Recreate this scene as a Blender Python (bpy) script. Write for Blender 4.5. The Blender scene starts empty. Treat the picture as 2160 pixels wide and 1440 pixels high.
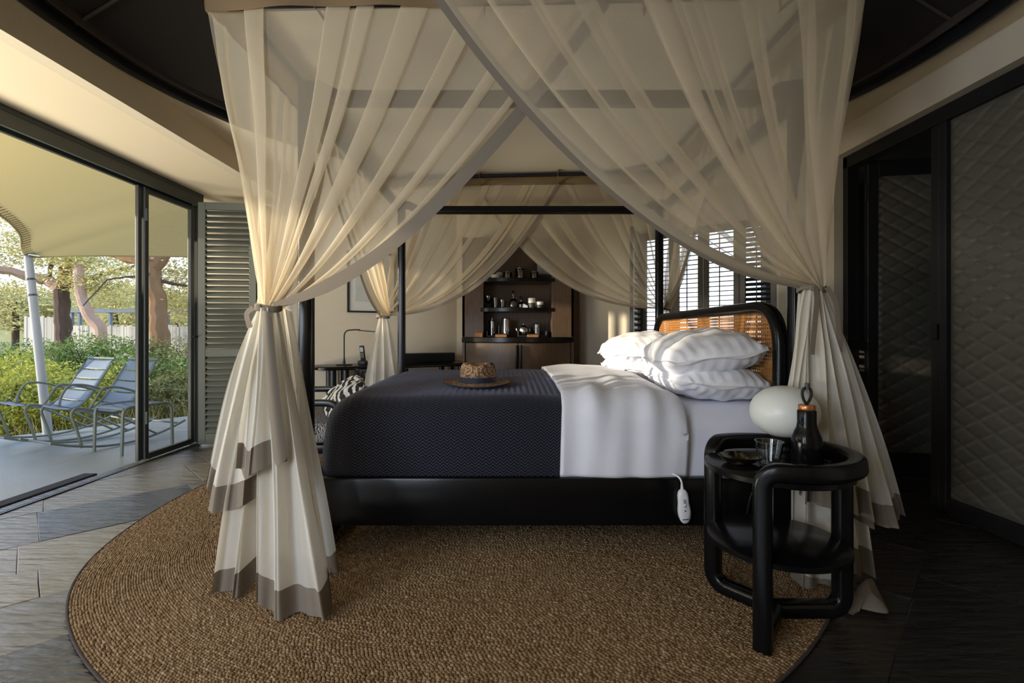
import bpy, bmesh, math, random
import numpy as np
from mathutils import Vector, Matrix
random.seed(7)
rng = np.random.default_rng(11)
PI = math.pi
S = bpy.context.scene
COL = S.collection

# ------------------------------------------------------------------ camera
F, CX, CY, H = 1020.0, 1070.0, 703.0, 1.05        # focal length in pixels, vanishing point, eye height
cam = bpy.data.objects.new('camera', bpy.data.cameras.new('camera'))
COL.objects.link(cam)
cam.location = (0, 0, H)
cam.rotation_euler = (PI/2, 0, 0)
cam.data.sensor_width = 36.0
cam.data.lens = F/2160*36
cam.data.shift_x = (1080-CX)/2160
cam.data.shift_y = -(720-CY)/2160
cam.data.clip_start = 0.05
cam.data.clip_end = 300
S.camera = cam

# ------------------------------------------------------------------ world, sun, exposure
SKY_STRENGTH = 1.9
SUN_STRENGTH = 4.8
w = bpy.data.worlds.new('sky'); S.world = w; w.use_nodes = True
nt = w.node_tree; nt.nodes.clear()
o_ = nt.nodes.new('ShaderNodeOutputWorld'); bg = nt.nodes.new('ShaderNodeBackground')
tc = nt.nodes.new('ShaderNodeTexCoord'); sx = nt.nodes.new('ShaderNodeSeparateXYZ'); rp = nt.nodes.new('ShaderNodeValToRGB')
rp.color_ramp.elements[0].position = 0.0; rp.color_ramp.elements[0].color = (0.80, 0.84, 0.88, 1)
rp.color_ramp.elements[1].position = 0.7; rp.color_ramp.elements[1].color = (0.38, 0.55, 0.92, 1)
nt.links.new(tc.outputs['Generated'], sx.inputs[0]); nt.links.new(sx.outputs['Z'], rp.inputs[0])
nt.links.new(rp.outputs[0], bg.inputs[0]); bg.inputs[1].default_value = SKY_STRENGTH
nt.links.new(bg.outputs[0], o_.inputs[0])
sun = bpy.data.objects.new('sun', bpy.data.lights.new('sun', 'SUN')); COL.objects.link(sun)
sun.data.energy = SUN_STRENGTH; sun.data.angle = math.radians(1.0); sun.data.color = (1.0, 0.88, 0.68)
SUN_FROM = Vector((-1.0, -0.35, 0.175))             # direction the sunlight comes from
sun.rotation_euler = SUN_FROM.to_track_quat('Z', 'Y').to_euler()
sun.location = (-14, -5, 4)
def daylight(loc, aim, sx_, sy_, watts, col):
    l = bpy.data.objects.new('daylight', bpy.data.lights.new('daylight', 'AREA')); COL.objects.link(l)
    l.data.shape = 'RECTANGLE'; l.data.size = sx_; l.data.size_y = sy_; l.data.energy = watts; l.data.color = col
    l.location = loc; l.rotation_euler = (Vector(loc)-Vector(aim)).to_track_quat('Z', 'Y').to_euler(); return l
daylight((-2.7, -1.35, 1.5), (-.5, 2.6, .5), 2.0, 1.9, 95, (.74, .84, 1.0))     # added bluish fill lamp behind the viewer, standing in for unseen doors
daylight((-4.1, 1.5, .02), (-3.7, 1.9, 2.6), 2.2, 2.8, 300, (1.0, .90, .70))             # added warm fill lamp on the deck, out of view, brightening soffit and ceiling
S.view_settings.view_transform = 'Standard'; S.view_settings.look = 'None'
S.view_settings.gamma = 1.0; S.view_settings.use_curve_mapping = False
S.view_settings.exposure = 0.5
S.cycles.max_bounces = 8; S.cycles.diffuse_bounces = 5; S.cycles.glossy_bounces = 3
S.cycles.transmission_bounces = 6; S.cycles.transparent_max_bounces = 24
S.cycles.caustics_reflective = False; S.cycles.caustics_refractive = False
S.cycles.sample_clamp_indirect = 6.0
try:
    S.cycles.use_denoising = True
except Exception:
    pass

# ------------------------------------------------------------------ helpers
def P(px, py, Y):
    """a point of the photograph (2160x1440) at depth Y -> world point"""
    return Vector(((px-CX)/F*Y, Y, H-(py-CY)/F*Y))
def V(*a): return Vector(a)

class MB:
    def __init__(self): self.v = []; self.f = []; self.uv = None
    def add(self, vs, fs):
        n = len(self.v); self.v += [tuple(p) for p in vs]; self.f += [tuple(i+n for i in f) for f in fs]; return self
    def box(self, c, s, rot=None):
        c = Vector(c); h = Vector(s)/2
        vs = []
        for dx in (-1, 1):
            for dy in (-1, 1):
                for dz in (-1, 1):
                    p = Vector((dx*h.x, dy*h.y, dz*h.z))
                    if rot is not None: p = rot @ p
                    vs.append(c+p)
        return self.add(vs, [(0,1,3,2),(4,6,7,5),(0,4,5,1),(2,3,7,6),(0,2,6,4),(1,5,7,3)])
    def b2(self, a, b): a = Vector(a); b = Vector(b); return self.box((a+b)/2, (abs(b.x-a.x), abs(b.y-a.y), abs(b.z-a.z)))
    def rbox(self, c, s, r=0.01, seg=2, rot=None):
        bm = bmesh.new(); bmesh.ops.create_cube(bm, size=1.0)
        for v in bm.verts: v.co = Vector((v.co.x*s[0], v.co.y*s[1], v.co.z*s[2]))
        bmesh.ops.bevel(bm, geom=bm.edges[:], offset=min(r, min(s)*.49), segments=seg, profile=.5, affect='EDGES')
        bm.verts.index_update()
        vs = [Vector(c)+(rot @ v.co if rot is not None else v.co) for v in bm.verts]
        fs = [[v.index for v in f.verts] for f in bm.faces]; bm.free()
        return self.add(vs, fs)
    def sweep(self, path, prof, closed=False, caps=True, up=None, scale=None):
        path = [Vector(p) for p in path]; n = len(path); m = len(prof)
        tans = []
        for i in range(n):
            if closed: t = path[(i+1) % n]-path[i-1]
            else: t = path[min(i+1, n-1)]-path[max(i-1, 0)]
            tans.append(t.normalized())
        t0 = tans[0]
        a = Vector(up) if up is not None else (Vector((0,0,1)) if abs(t0.z) < .9 else Vector((0,1,0)))
        b = (a - t0*a.dot(t0)).normalized()
        vs = []
        for i in range(n):
            t = tans[i]
            b = (b - t*b.dot(t))
            b = b.normalized() if b.length > 1e-6 else Vector((0,0,1))
            s = t.cross(b)
            k = 1.0 if scale is None else scale[i]
            for (u, v) in prof: vs.append(path[i]+s*(u*k)+b*(v*k))
        fs = []
        R = n if closed else n-1
        for i in range(R):
            j = (i+1) % n
            for k in range(m):
                l = (k+1) % m
                fs.append((i*m+k, i*m+l, j*m+l, j*m+k))
        if not closed and caps:
            fs.append(tuple(range(m-1, -1, -1))); fs.append(tuple((n-1)*m+k for k in range(m)))
        return self.add(vs, fs)
    def tube(self, path, r, seg=8, **k):
        return self.sweep(path, [(r*math.cos(2*PI*i/seg), r*math.sin(2*PI*i/seg)) for i in range(seg)], **k)
    def cyl(self, a, b, r, r2=None, seg=16):
        r2 = r if r2 is None else r2
        return self.sweep([a, b], [(math.cos(2*PI*i/seg), math.sin(2*PI*i/seg)) for i in range(seg)], scale=[r, r2])
    def lathe(self, prof, c=(0,0,0), seg=24, sx=1, sy=1):
        c = Vector(c); vs = []; fs = []; n = len(prof)
        for (r, z) in prof:
            r = max(r, 1e-4)
            for k in range(seg):
                a = 2*PI*k/seg
                vs.append(c+Vector((r*math.cos(a)*sx, r*math.sin(a)*sy, z)))
        for i in range(n-1):
            for k in range(seg):
                l = (k+1) % seg
                fs.append((i*seg+k, i*seg+l, (i+1)*seg+l, (i+1)*seg+k))
        fs.append(tuple(range(seg-1, -1, -1))); fs.append(tuple((n-1)*seg+k for k in range(seg)))
        return self.add(vs, fs)
    def grid(self, A):
        """A: (n,m,3) array -> quads"""
        n, m = A.shape[:2]; vs = A.reshape(-1, 3)
        fs = [(i*m+j, i*m+j+1, (i+1)*m+j+1, (i+1)*m+j) for i in range(n-1) for j in range(m-1)]
        return self.add(vs, fs)
    def build(self, name, mat, parent=None, smooth=False, bevel=0, solid=0, subsurf=0, angle=35, uv=None):
        me = bpy.data.meshes.new(name)
        off = Vector((0,0,0)); p = parent
        while p is not None: off += p.location; p = p.parent
        if parent is not None: vs = [(a[0]-off.x, a[1]-off.y, a[2]-off.z) for a in self.v]
        else: vs = self.v
        me.from_pydata(vs, [], self.f); me.update()
        bm = bmesh.new(); bm.from_mesh(me); bmesh.ops.recalc_face_normals(bm, faces=bm.faces[:]); bm.to_mesh(me); bm.free()
        if smooth:
            me.polygons.foreach_set('use_smooth', [True]*len(me.polygons))
            if smooth != 'all' and hasattr(me, 'set_sharp_from_angle'): me.set_sharp_from_angle(angle=math.radians(angle))
        if uv is not None:
            l = me.uv_layers.new(name='UVMap')
            idx = np.empty(len(me.loops), dtype=np.int32); me.loops.foreach_get('vertex_index', idx)
            l.data.foreach_set('uv', np.asarray(uv, dtype=np.float32)[idx].ravel())
        if mat is not None: me.materials.append(mat)
        o = bpy.data.objects.new(name, me); COL.objects.link(o)
        if parent is not None: o.parent = parent
        if bevel:
            m = o.modifiers.new('bevel', 'BEVEL'); m.width = bevel; m.segments = 2; m.limit_method = 'ANGLE'
        if solid:
            m = o.modifiers.new('solid', 'SOLIDIFY'); m.thickness = solid; m.offset = 0
        if subsurf:
            m = o.modifiers.new('sub', 'SUBSURF'); m.levels = subsurf; m.render_levels = subsurf
        return o

def sq(w, h, r, seg=3):
    """rounded rectangle profile"""
    out = []
    for (cx, cy, a0) in ((w/2-r, h/2-r, 0), (-w/2+r, h/2-r, 90), (-w/2+r, -h/2+r, 180), (w/2-r, -h/2+r, 270)):
        for i in range(seg+1):
            a = math.radians(a0+90*i/seg); out.append((cx+r*math.cos(a), cy+r*math.sin(a)))
    return out
def bez(p0, p1, p2, n=12):
    return [Vector(p0)*(1-t)**2+Vector(p1)*2*t*(1-t)+Vector(p2)*t*t for t in [i/n for i in range(n+1)]]
def rpath(pts, r, n=6):
    """polyline with rounded corners"""
    pts = [Vector(p) for p in pts]; out = [pts[0]]
    for i in range(1, len(pts)-1):
        a, b, c = pts[i-1], pts[i], pts[i+1]
        d1 = (a-b); d2 = (c-b); k = min(r, d1.length*.49, d2.length*.49)
        out += bez(b+d1.normalized()*k, b, b+d2.normalized()*k, n)
    out.append(pts[-1]); return out

def tag(o, label=None, cat=None, group=None, kind=None):
    if label: o['label'] = label
    if cat: o['category'] = cat
    if group: o['group'] = group
    if kind: o['kind'] = kind
    return o
def thing(name, label, cat, loc=(0,0,0), group=None):
    o = bpy.data.objects.new(name, None); COL.objects.link(o); o.location = loc; o.empty_display_size = .1
    return tag(o, label, cat, group)
def struct(name, loc=(0,0,0)):
    o = bpy.data.objects.new(name, None); COL.objects.link(o); o.location = loc
    o['kind'] = 'structure'; return o
def S_(o): o['kind'] = 'structure'; return o
def copy_tree(o, parent=None):
    c = o.copy(); COL.objects.link(c)
    if parent is not None: c.parent = parent
    for ch in list(o.children): copy_tree(ch, c)
    return c

# ------------------------------------------------------------------ materials
def nodes(name):
    m = bpy.data.materials.new(name); m.use_nodes = True; t = m.node_tree
    b = t.nodes['Principled BSDF']; return m, t, b
def rgb(c): return (c[0], c[1], c[2], 1)
def coords(t, scale=(1,1,1), kind='Object'):
    c = t.nodes.new('ShaderNodeTexCoord'); mp = t.nodes.new('ShaderNodeMapping'); mp.inputs['Scale'].default_value = scale
    t.links.new(c.outputs[kind], mp.inputs[0]); return mp.outputs[0]
def mat(name, col, rough=.5, metal=0, var=.12, vscale=8, stretch=(1,1,1), bump=0, bscale=60, spec=.5, sheen=0, trans=0, ior=1.45, coat=0):
    m, t, b = nodes(name)
    vec = coords(t, stretch)
    n = t.nodes.new('ShaderNodeTexNoise'); n.inputs['Scale'].default_value = vscale; n.inputs['Detail'].default_value = 4
    t.links.new(vec, n.inputs['Vector'])
    mx = t.nodes.new('ShaderNodeMix'); mx.data_type = 'RGBA'
    mx.inputs[6].default_value = rgb([x*(1-var) for x in col]); mx.inputs[7].default_value = rgb([min(1, x*(1+var)) for x in col])
    t.links.new(n.outputs['Fac'], mx.inputs[0]); t.links.new(mx.outputs[2], b.inputs['Base Color'])
    b.inputs['Roughness'].default_value = rough; b.inputs['Metallic'].default_value = metal
    b.inputs['Specular IOR Level'].default_value = spec; b.inputs['IOR'].default_value = ior
    if sheen: b.inputs['Sheen Weight'].default_value = sheen
    if coat: b.inputs['Coat Weight'].default_value = coat; b.inputs['Coat Roughness'].default_value = .15
    if trans: b.inputs['Transmission Weight'].default_value = trans
    if bump:
        n2 = t.nodes.new('ShaderNodeTexNoise'); n2.inputs['Scale'].default_value = bscale; n2.inputs['Detail'].default_value = 3
        t.links.new(vec, n2.inputs['Vector'])
        bp = t.nodes.new('ShaderNodeBump'); bp.inputs['Strength'].default_value = bump; bp.inputs['Distance'].default_value = .01
        t.links.new(n2.outputs['Fac'], bp.inputs['Height']); t.links.new(bp.outputs[0], b.inputs['Normal'])
    return m
def cloth(name, col, opacity=.7, trl=.45, var=.06):
    m = bpy.data.materials.new(name); m.use_nodes = True; t = m.node_tree; t.nodes.clear()
    out = t.nodes.new('ShaderNodeOutputMaterial')
    vec = coords(t)
    n = t.nodes.new('ShaderNodeTexNoise'); n.inputs['Scale'].default_value = 260; n.inputs['Detail'].default_value = 2
    t.links.new(vec, n.inputs['Vector'])
    mx = t.nodes.new('ShaderNodeMix'); mx.data_type = 'RGBA'
    mx.inputs[6].default_value = rgb([c*(1-var) for c in col]); mx.inputs[7].default_value = rgb([c*(1+var) for c in col])
    t.links.new(n.outputs['Fac'], mx.inputs[0])
    d = t.nodes.new('ShaderNodeBsdfDiffuse'); r = t.nodes.new('ShaderNodeBsdfTranslucent')
    t.links.new(mx.outputs[2], d.inputs[0]); t.links.new(mx.outputs[2], r.inputs[0])
    a = t.nodes.new('ShaderNodeMixShader'); a.inputs[0].default_value = trl
    t.links.new(d.outputs[0], a.inputs[1]); t.links.new(r.outputs[0], a.inputs[2])
    if opacity < 1:
        tr = t.nodes.new('ShaderNodeBsdfTransparent'); e = t.nodes.new('ShaderNodeMixShader'); e.inputs[0].default_value = opacity
        t.links.new(tr.outputs[0], e.inputs[1]); t.links.new(a.outputs[0], e.inputs[2]); t.links.new(e.outputs[0], out.inputs[0])
    else: t.links.new(a.outputs[0], out.inputs[0])
    return m
def per_island(name, cols, rough=.7, spec=.3, trl=0, bump=0):
    m, t, b = nodes(name)
    g = t.nodes.new('ShaderNodeNewGeometry'); r = t.nodes.new('ShaderNodeValToRGB')
    el = r.color_ramp.elements
    for i, c in enumerate(cols):
        p = i/(len(cols)-1)
        e = el[i] if i < 2 else el.new(p)
        e.position = p; e.color = rgb(c)
    t.links.new(g.outputs['Random Per Island'], r.inputs[0]); t.links.new(r.outputs[0], b.inputs['Base Color'])
    b.inputs['Roughness'].default_value = rough; b.inputs['Specular IOR Level'].default_value = spec
    if trl:
        out = [n for n in t.nodes if n.type == 'OUTPUT_MATERIAL'][0]
        tl = t.nodes.new('ShaderNodeBsdfTranslucent'); mxs = t.nodes.new('ShaderNodeMixShader'); mxs.inputs[0].default_value = trl
        t.links.new(r.outputs[0], tl.inputs[0]); t.links.new(b.outputs[0], mxs.inputs[1]); t.links.new(tl.outputs[0], mxs.inputs[2])
        t.links.new(mxs.outputs[0], out.inputs[0])
    return m

M = {}
M['plaster'] = mat('plaster', (.66,.585,.46), .9, var=.05, vscale=2, bump=.15, bscale=25)
M['ceil'] = mat('ceiling_board', (.72,.62,.46), .9, var=.04, vscale=1.5)
M['tent'] = mat('dark_canvas', (.016,.012,.010), .9, var=.3, vscale=3, bump=.2, bscale=300)
M['tent_band'] = mat('brown_webbing', (.045,.034,.026), .9, var=.2)
M['black_wood'] = mat('black_stained_wood', (.0045,.0045,.005), .22, var=.3, vscale=12, stretch=(1,1,8), bump=.04, bscale=40, spec=.32)
M['black_paint'] = mat('black_paint', (.012,.012,.013), .5, var=.2)
M['black_metal'] = mat('black_metal', (.015,.016,.018), .38, metal=.3, var=.15)
M['grey_alu'] = mat('grey_powder_coated_metal', (.055,.062,.062), .4, metal=.2, var=.1)
M['steel'] = mat('brushed_steel', (.55,.55,.55), .22, metal=1, var=.1)
M['shutter'] = mat('grey_green_shutter_paint', (.10,.105,.085), .6, var=.12, vscale=6, stretch=(1,1,.2))
M['sheer'] = cloth('sheer_cotton', (.80,.705,.54), .47, .5)
M['sheer_tail'] = cloth('gathered_cotton', (.80,.765,.69), .82, .4)
M['roof_cloth'] = cloth('cotton_roof', (.92,.85,.70), .98, .25)
M['hem'] = cloth('taupe_hem', (.23,.195,.155), 1, .12)
M['valance'] = cloth('brown_valance', (.30,.21,.12), 1, .35)
M['white_linen'] = mat('white_linen', (.80,.81,.89), .85, var=.02, bump=.45, bscale=9, sheen=.1)
M['pillow'] = mat('white_cotton', (.85,.85,.89), .85, var=.02, bump=.2, bscale=11)
def thin_glass():
    m = bpy.data.materials.new('clear_glass'); m.use_nodes = True; t = m.node_tree; t.nodes.clear()
    o = t.nodes.new('ShaderNodeOutputMaterial'); tr = t.nodes.new('ShaderNodeBsdfTransparent'); g = t.nodes.new('ShaderNodeBsdfGlossy')
    fz = t.nodes.new('ShaderNodeFresnel'); fz.inputs[0].default_value = 2.0; mx = t.nodes.new('ShaderNodeMixShader')
    n = t.nodes.new('ShaderNodeTexNoise'); n.inputs['Scale'].default_value = 30; bp = t.nodes.new('ShaderNodeBump'); bp.inputs['Strength'].default_value = .08
    t.links.new(coords(t), n.inputs[0]); t.links.new(n.outputs[0], bp.inputs['Height']); t.links.new(bp.outputs[0], g.inputs['Normal'])
    tr.inputs[0].default_value = (.90,.93,.92,1); g.inputs['Roughness'].default_value = .07
    t.links.new(fz.outputs[0], mx.inputs[0]); t.links.new(tr.outputs[0], mx.inputs[1]); t.links.new(g.outputs[0], mx.inputs[2]); t.links.new(mx.outputs[0], o.inputs[0]); return m
M['glass'] = thin_glass()
M['crystal'] = mat('cut_crystal', (.97,.98,.98), .03, trans=1, var=.01, ior=1.5)
M['opal'] = mat('opal_glass', (.74,.76,.72), .3, var=.02)
M['amber'] = mat('amber_spirit', (.35,.12,.02), .05, trans=.7, var=.1)
M['copper'] = mat('copper_cap', (.50,.21,.08), .3, metal=.7, var=.2)
M['ceramic'] = mat('white_ceramic', (.75,.73,.68), .35, var=.03)
M['charcoal'] = mat('charcoal_ceramic', (.05,.05,.052), .5, var=.1)
M['oak'] = mat('orange_wood', (.42,.17,.05), .5, var=.25, vscale=20, stretch=(1,6,6))
M['brown_wood'] = mat('brown_grained_wood', (.100,.060,.034), .34, var=.45, vscale=22, stretch=(4,4,.35), bump=.15, bscale=60, spec=.5)
M['chair_blue'] = mat('blue_grey_powder_coat', (.11,.15,.20), .45, var=.05)
M['chair_green'] = mat('grey_green_powder_coat', (.12,.145,.13), .45, var=.05)
M['concrete'] = mat('deck_concrete', (.24,.25,.235), .4, var=.15, vscale=1.6, bump=.1, bscale=30)
M['dark_strip'] = mat('charcoal_mat', (.03,.03,.035), .95, var=.3, bump=.6, bscale=150)
M['grout'] = mat('dark_grout', (.018,.017,.016), .8, var=.2)
M['pole'] = mat('galvanised_pole', (.27,.29,.31), .5, var=.12, vscale=5)
M['white_plastic'] = mat('white_plastic', (.80,.80,.82), .35, var=.01)
M['grey_plastic'] = mat('grey_plastic', (.35,.36,.38), .4, var=.05)
M['paper'] = mat('print_paper', (.62,.62,.58), .8, var=.06, vscale=5)
M['quilt'] = mat('quilted_satin', (.12,.112,.085), .42, var=.08, bump=.15, bscale=35, spec=.8, sheen=.1)
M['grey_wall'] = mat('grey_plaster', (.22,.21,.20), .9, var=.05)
# ================================================================== the setting
# slate floor: every stone its own piece on a dark bed
floor = S_(MB().b2((-2.93,-2.1,-.12), (4.6,6.3,-.004)).build('floor', M['grout']))
def slate_mat(name, cols, rough):
    m, t, b = nodes(name)
    g = t.nodes.new('ShaderNodeNewGeometry'); oi = t.nodes.new('ShaderNodeObjectInfo')
    vec = coords(t, (1,1,1))
    rot = t.nodes.new('ShaderNodeMapping'); rot.inputs['Rotation'].default_value = (0,0,-PI/4); rot.inputs['Scale'].default_value = (1.2,6,1)
    t.links.new(vec, rot.inputs[0])
    n = t.nodes.new('ShaderNodeTexNoise'); n.inputs['Scale'].default_value = 4.5; n.inputs['Detail'].default_value = 8
    t.links.new(rot.outputs[0], n.inputs['Vector'])
    n3 = t.nodes.new('ShaderNodeTexNoise'); n3.inputs['Scale'].default_value = 1.3; n3.inputs['Detail'].default_value = 3
    t.links.new(vec, n3.inputs['Vector'])
    r = t.nodes.new('ShaderNodeValToRGB'); el = r.color_ramp.elements
    for i, c in enumerate(cols):
        e = el[i] if i < 2 else el.new(i/(len(cols)-1)); e.position = i/(len(cols)-1); e.color = rgb(c)
    ad = t.nodes.new('ShaderNodeMath'); ad.operation = 'ADD'
    ml = t.nodes.new('ShaderNodeMath'); ml.operation = 'MULTIPLY_ADD'; ml.inputs[1].default_value = .8; ml.inputs[2].default_value = -.4
    t.links.new(oi.outputs['Random'], ml.inputs[0])
    t.links.new(n3.outputs['Fac'], ad.inputs[0]); t.links.new(ml.outputs[0], ad.inputs[1])
    t.links.new(ad.outputs[0], r.inputs[0]); t.links.new(r.outputs[0], b.inputs['Base Color'])
    b.inputs['Roughness'].default_value = rough
    rr = t.nodes.new('ShaderNodeMapRange'); rr.inputs[3].default_value = rough-.08; rr.inputs[4].default_value = rough+.2
    t.links.new(n.outputs['Fac'], rr.inputs[0]); t.links.new(rr.outputs[0], b.inputs['Roughness'])
    b.inputs['Specular IOR Level'].default_value = .6; b.inputs['IOR'].default_value = 1.8
    bp = t.nodes.new('ShaderNodeBump'); bp.inputs['Strength'].default_value = .9; bp.inputs['Distance'].default_value = .016
    t.links.new(n.outputs['Fac'], bp.inputs['Height']); t.links.new(bp.outputs[0], b.inputs['Normal'])
    return m
M['slate'] = slate_mat('charcoal_shaded_slate', [(.012,.012,.012), (.022,.019,.016), (.034,.028,.021), (.018,.017,.016)], .24)
M['tan_lit_slate'] = slate_mat('tan_lit_slate', [(.085,.075,.060), (.15,.125,.085), (.22,.18,.11), (.11,.10,.085)], .26)  # both stones also carry the lit terrace side and shaded right in their colour
r2 = 1/math.sqrt(2)
def uv2w(u, v): return (u*r2+v*r2, u*r2-v*r2)      # u runs away to the right, v towards the right front
v = -6.4
while v < 4.2:
    hgt = random.choice([.32,.40,.46,.56])
    u = -4.5+random.random()*.6
    while u < 8.4:
        L = random.uniform(.45,.95)
        x, y = uv2w(u+L/2, v+hgt/2)
        if -3.4 < x < 2.95 and -.6 < y < 5.2:
            g = .0014; z = random.uniform(-.002,.002); tl = (random.uniform(-.003,.003), random.uniform(-.003,.003))
            pts = []
            for (a, b_) in ((0,0),(.33,0),(.7,0),(1,0),(1,.5),(1,1),(.7,1),(.33,1),(0,1),(0,.5)):
                uu = u+g+(L-2*g)*a+random.uniform(-.002,.002); vv = v+g+(hgt-2*g)*b_+random.uniform(-.0025,.0025)
                X, Y = uv2w(uu, vv); pts.append((min(max(X,-2.93),2.75), Y, z+tl[0]*(a-.5)+tl[1]*(b_-.5)))
            n = len(pts); cxy = np.mean(np.array(pts), 0)
            inn = [(p[0]+(cxy[0]-p[0])*.006, p[1]+(cxy[1]-p[1])*.006, p[2]+.0) for p in pts]
            low = [(p[0], p[1], -.011) for p in pts]; mid = [(p[0], p[1], p[2]-.0012) for p in pts]
            m = MB(); m.add(low+mid+inn, [(i, (i+1)%n, n+(i+1)%n, n+i) for i in range(n)]+[(n+i, n+(i+1)%n, 2*n+(i+1)%n, 2*n+i) for i in range(n)]+[tuple(range(2*n,3*n))])
            m.build('tile', M['tan_lit_slate'] if random.random() < min(.95, max(0, (-.75-x)*1.1)) * (1 if y < 2.9 else .35) else M['slate'], floor)  # tan likelier toward the terrace: daylight on the floor partly put into stone colour
        u += L
    v += hgt
# threshold rails and dark drain mat
t1 = S_(MB().b2((-2.955,-1.2,-.02),(-2.935,4.62,.006)).build('trim_1', M['grey_alu']))
t2 = S_(MB().b2((-3.03,-1.2,-.02),(-2.965,4.62,.004)).build('trim_2', M['slate']))
tag(MB().rbox((-3.10,1.3,.003),(.10,4.6,.016),.005).build('door_mat', M['dark_strip']), 'long charcoal bristle strip lying in the threshold of the open terrace doorway', 'mat')
deck_pts = [(-3.03,-2.5),(-3.03,8.2),(-3.4,7.4),(-4.15,6.35),(-4.75,5.62),(-5.35,4.95),(-5.9,4.0),(-6.1,3.0),(-6.1,-2.5)]
n = len(deck_pts)
S_(MB().add([(x,y,-.03) for x,y in deck_pts]+[(x,y,-.4) for x,y in deck_pts], [tuple(range(n)), tuple(range(2*n-1,n-1,-1))]+[(i,(i+1)%n,n+(i+1)%n,n+i) for i in range(n)]).build('terrace_floor', M['concrete']))

ZC, ZD = 2.56, 2.37
def wall(name, p0, p1, z0, z1, th=.14, mt='plaster', out=1):
    p0 = Vector((p0[0],p0[1],0)); p1 = Vector((p1[0],p1[1],0)); d = (p1-p0).normalized(); nrm = Vector((d.y,-d.x,0))*out*th
    m = MB(); q = [p0, p1, p1+nrm, p0+nrm]
    m.add([Vector((a.x,a.y,z0)) for a in q]+[Vector((a.x,a.y,z1)) for a in q], [(0,1,2,3),(4,5,6,7),(0,1,5,4),(1,2,6,5),(2,3,7,6),(3,0,4,7)])
    return S_(m.build(name, M[mt]))
A_ = (.95,5.65); C_ = (2.46,4.38)                  # angled window wall
L0 = (-2.15,4.92); L1 = (-.60,5.75)                # angled desk wall
wall('wall_back', (-.60,5.75), (.98,5.75), -.05, ZC, out=-1)
wall('wall_back_left', L0, L1, -.05, ZC, out=-1)
wall('wall_bay', (-3.06,4.92), (-2.15,4.92), -.05, ZC, out=-1)
wall('wall_left_front', (-2.2,-2.0), (-2.2,-1.2), -.05, ZC, out=-1)
wall('wall_front', (-2.2,-2.0), (2.46,-2.0), -.05, ZC, out=1)
# bay over the terrace doors: low soffit and the drop beam in front of it
S_(MB().b2((-3.05,-1.2,ZD),(-2.279,4.92,ZD+.1)).build('ceiling_bay', M['ceil']))
S_(MB().b2((-2.28,-1.2,ZD),(-2.2,4.92,ZC)).build('wall_left', M['plaster']))
S_(MB().b2((-3.14,-1.2,2.36),(-3.05,4.95,2.75)).build('wall_left_outer', M['plaster']))
# right-hand wall with its door recess
S_(MB().b2((2.46,3.64,-.05),(2.62,4.40,ZC)).build('wall_right', M['plaster']))
S_(MB().b2((2.46,-2.0,ZD),(2.62,3.64,ZC)).build('wall_right_upper', M['plaster']))
S_(MB().b2((2.46,-2.0,-.05),(2.62,.9,ZD)).build('wall_right_front', M['plaster']))
# dark dressing room beyond the open leaf
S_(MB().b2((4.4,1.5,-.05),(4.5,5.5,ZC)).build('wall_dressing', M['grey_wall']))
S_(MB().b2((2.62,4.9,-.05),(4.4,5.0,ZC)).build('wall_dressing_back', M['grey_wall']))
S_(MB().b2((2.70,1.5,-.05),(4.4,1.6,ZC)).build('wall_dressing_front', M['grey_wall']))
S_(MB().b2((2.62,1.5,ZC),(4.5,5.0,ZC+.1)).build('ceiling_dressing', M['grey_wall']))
# flat ceiling ring round the tent opening
RC = Vector((.05,2.42,0)); RR = 2.23; ns = 96
vin = []; vout = []
for i in range(ns):
    a = 2*PI*i/ns; c, s = math.cos(a), math.sin(a)
    vin.append((RC.x+RR*c, RC.y+RR*s, ZC))
    k = min(((2.75-RC.x) if c > 0 else (RC.x+2.30))/max(abs(c),1e-6), ((6.0-RC.y) if s > 0 else (RC.y+2.2))/max(abs(s),1e-6))
    vout.append((RC.x+k*c, RC.y+k*s, ZC))
m = MB(); m.add(vin+vout, [(i,(i+1)%ns,ns+(i+1)%ns,ns+i) for i in range(ns)])
ceiling = S_(m.build('ceiling', M['ceil'])); 
sm = ceiling.modifiers.new('solid','SOLIDIFY'); sm.thickness = .06; sm.offset = 1
def circ(r, z, n=96): return [(RC.x+r*math.cos(2*PI*i/n), RC.y+r*math.sin(2*PI*i/n), z) for i in range(n)]
S_(MB().sweep(circ(RR+.005, ZC+.005), sq(.05,.06,.012,2), closed=True).build('trim_3', M['black_metal'], smooth=True))
S_(MB().sweep(circ(RR-.05, ZC+.06), sq(.012,.07,.004,2), closed=True).build('trim_4', M['tent_band'], smooth=True))
tent = struct('ceiling_tent', (RC.x, RC.y, 2.6))
for k in range(12):
    m = MB(); A = np.zeros((9,7,3))
    for i in range(9):
        for j in range(7):
            a = 2*PI*(k+j/6)/12; r = (RR-.02)*(1-i/8)+.02
            sag = .06*math.sin(PI*i/8)+.03*math.sin(PI*j/6)*(1-i/8)
            A[i,j] = (RC.x+r*math.cos(a), RC.y+r*math.sin(a), 2.60+1.25*(i/8)**.9-sag)
    m.grid(A).build('canvas_gore', M['tent'], tent, smooth='all')
for k in range(12):
    a = 2*PI*k/12
    MB().tube([(RC.x+(RR-.02)*(1-i/8)*math.cos(a), RC.y+(RR-.02)*(1-i/8)*math.sin(a), 2.60+1.25*(i/8)**.9-.06*math.sin(PI*i/8)-.005) for i in range(9)], .008, 6).build('seam', M['tent_band'], tent, smooth=True)

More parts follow.
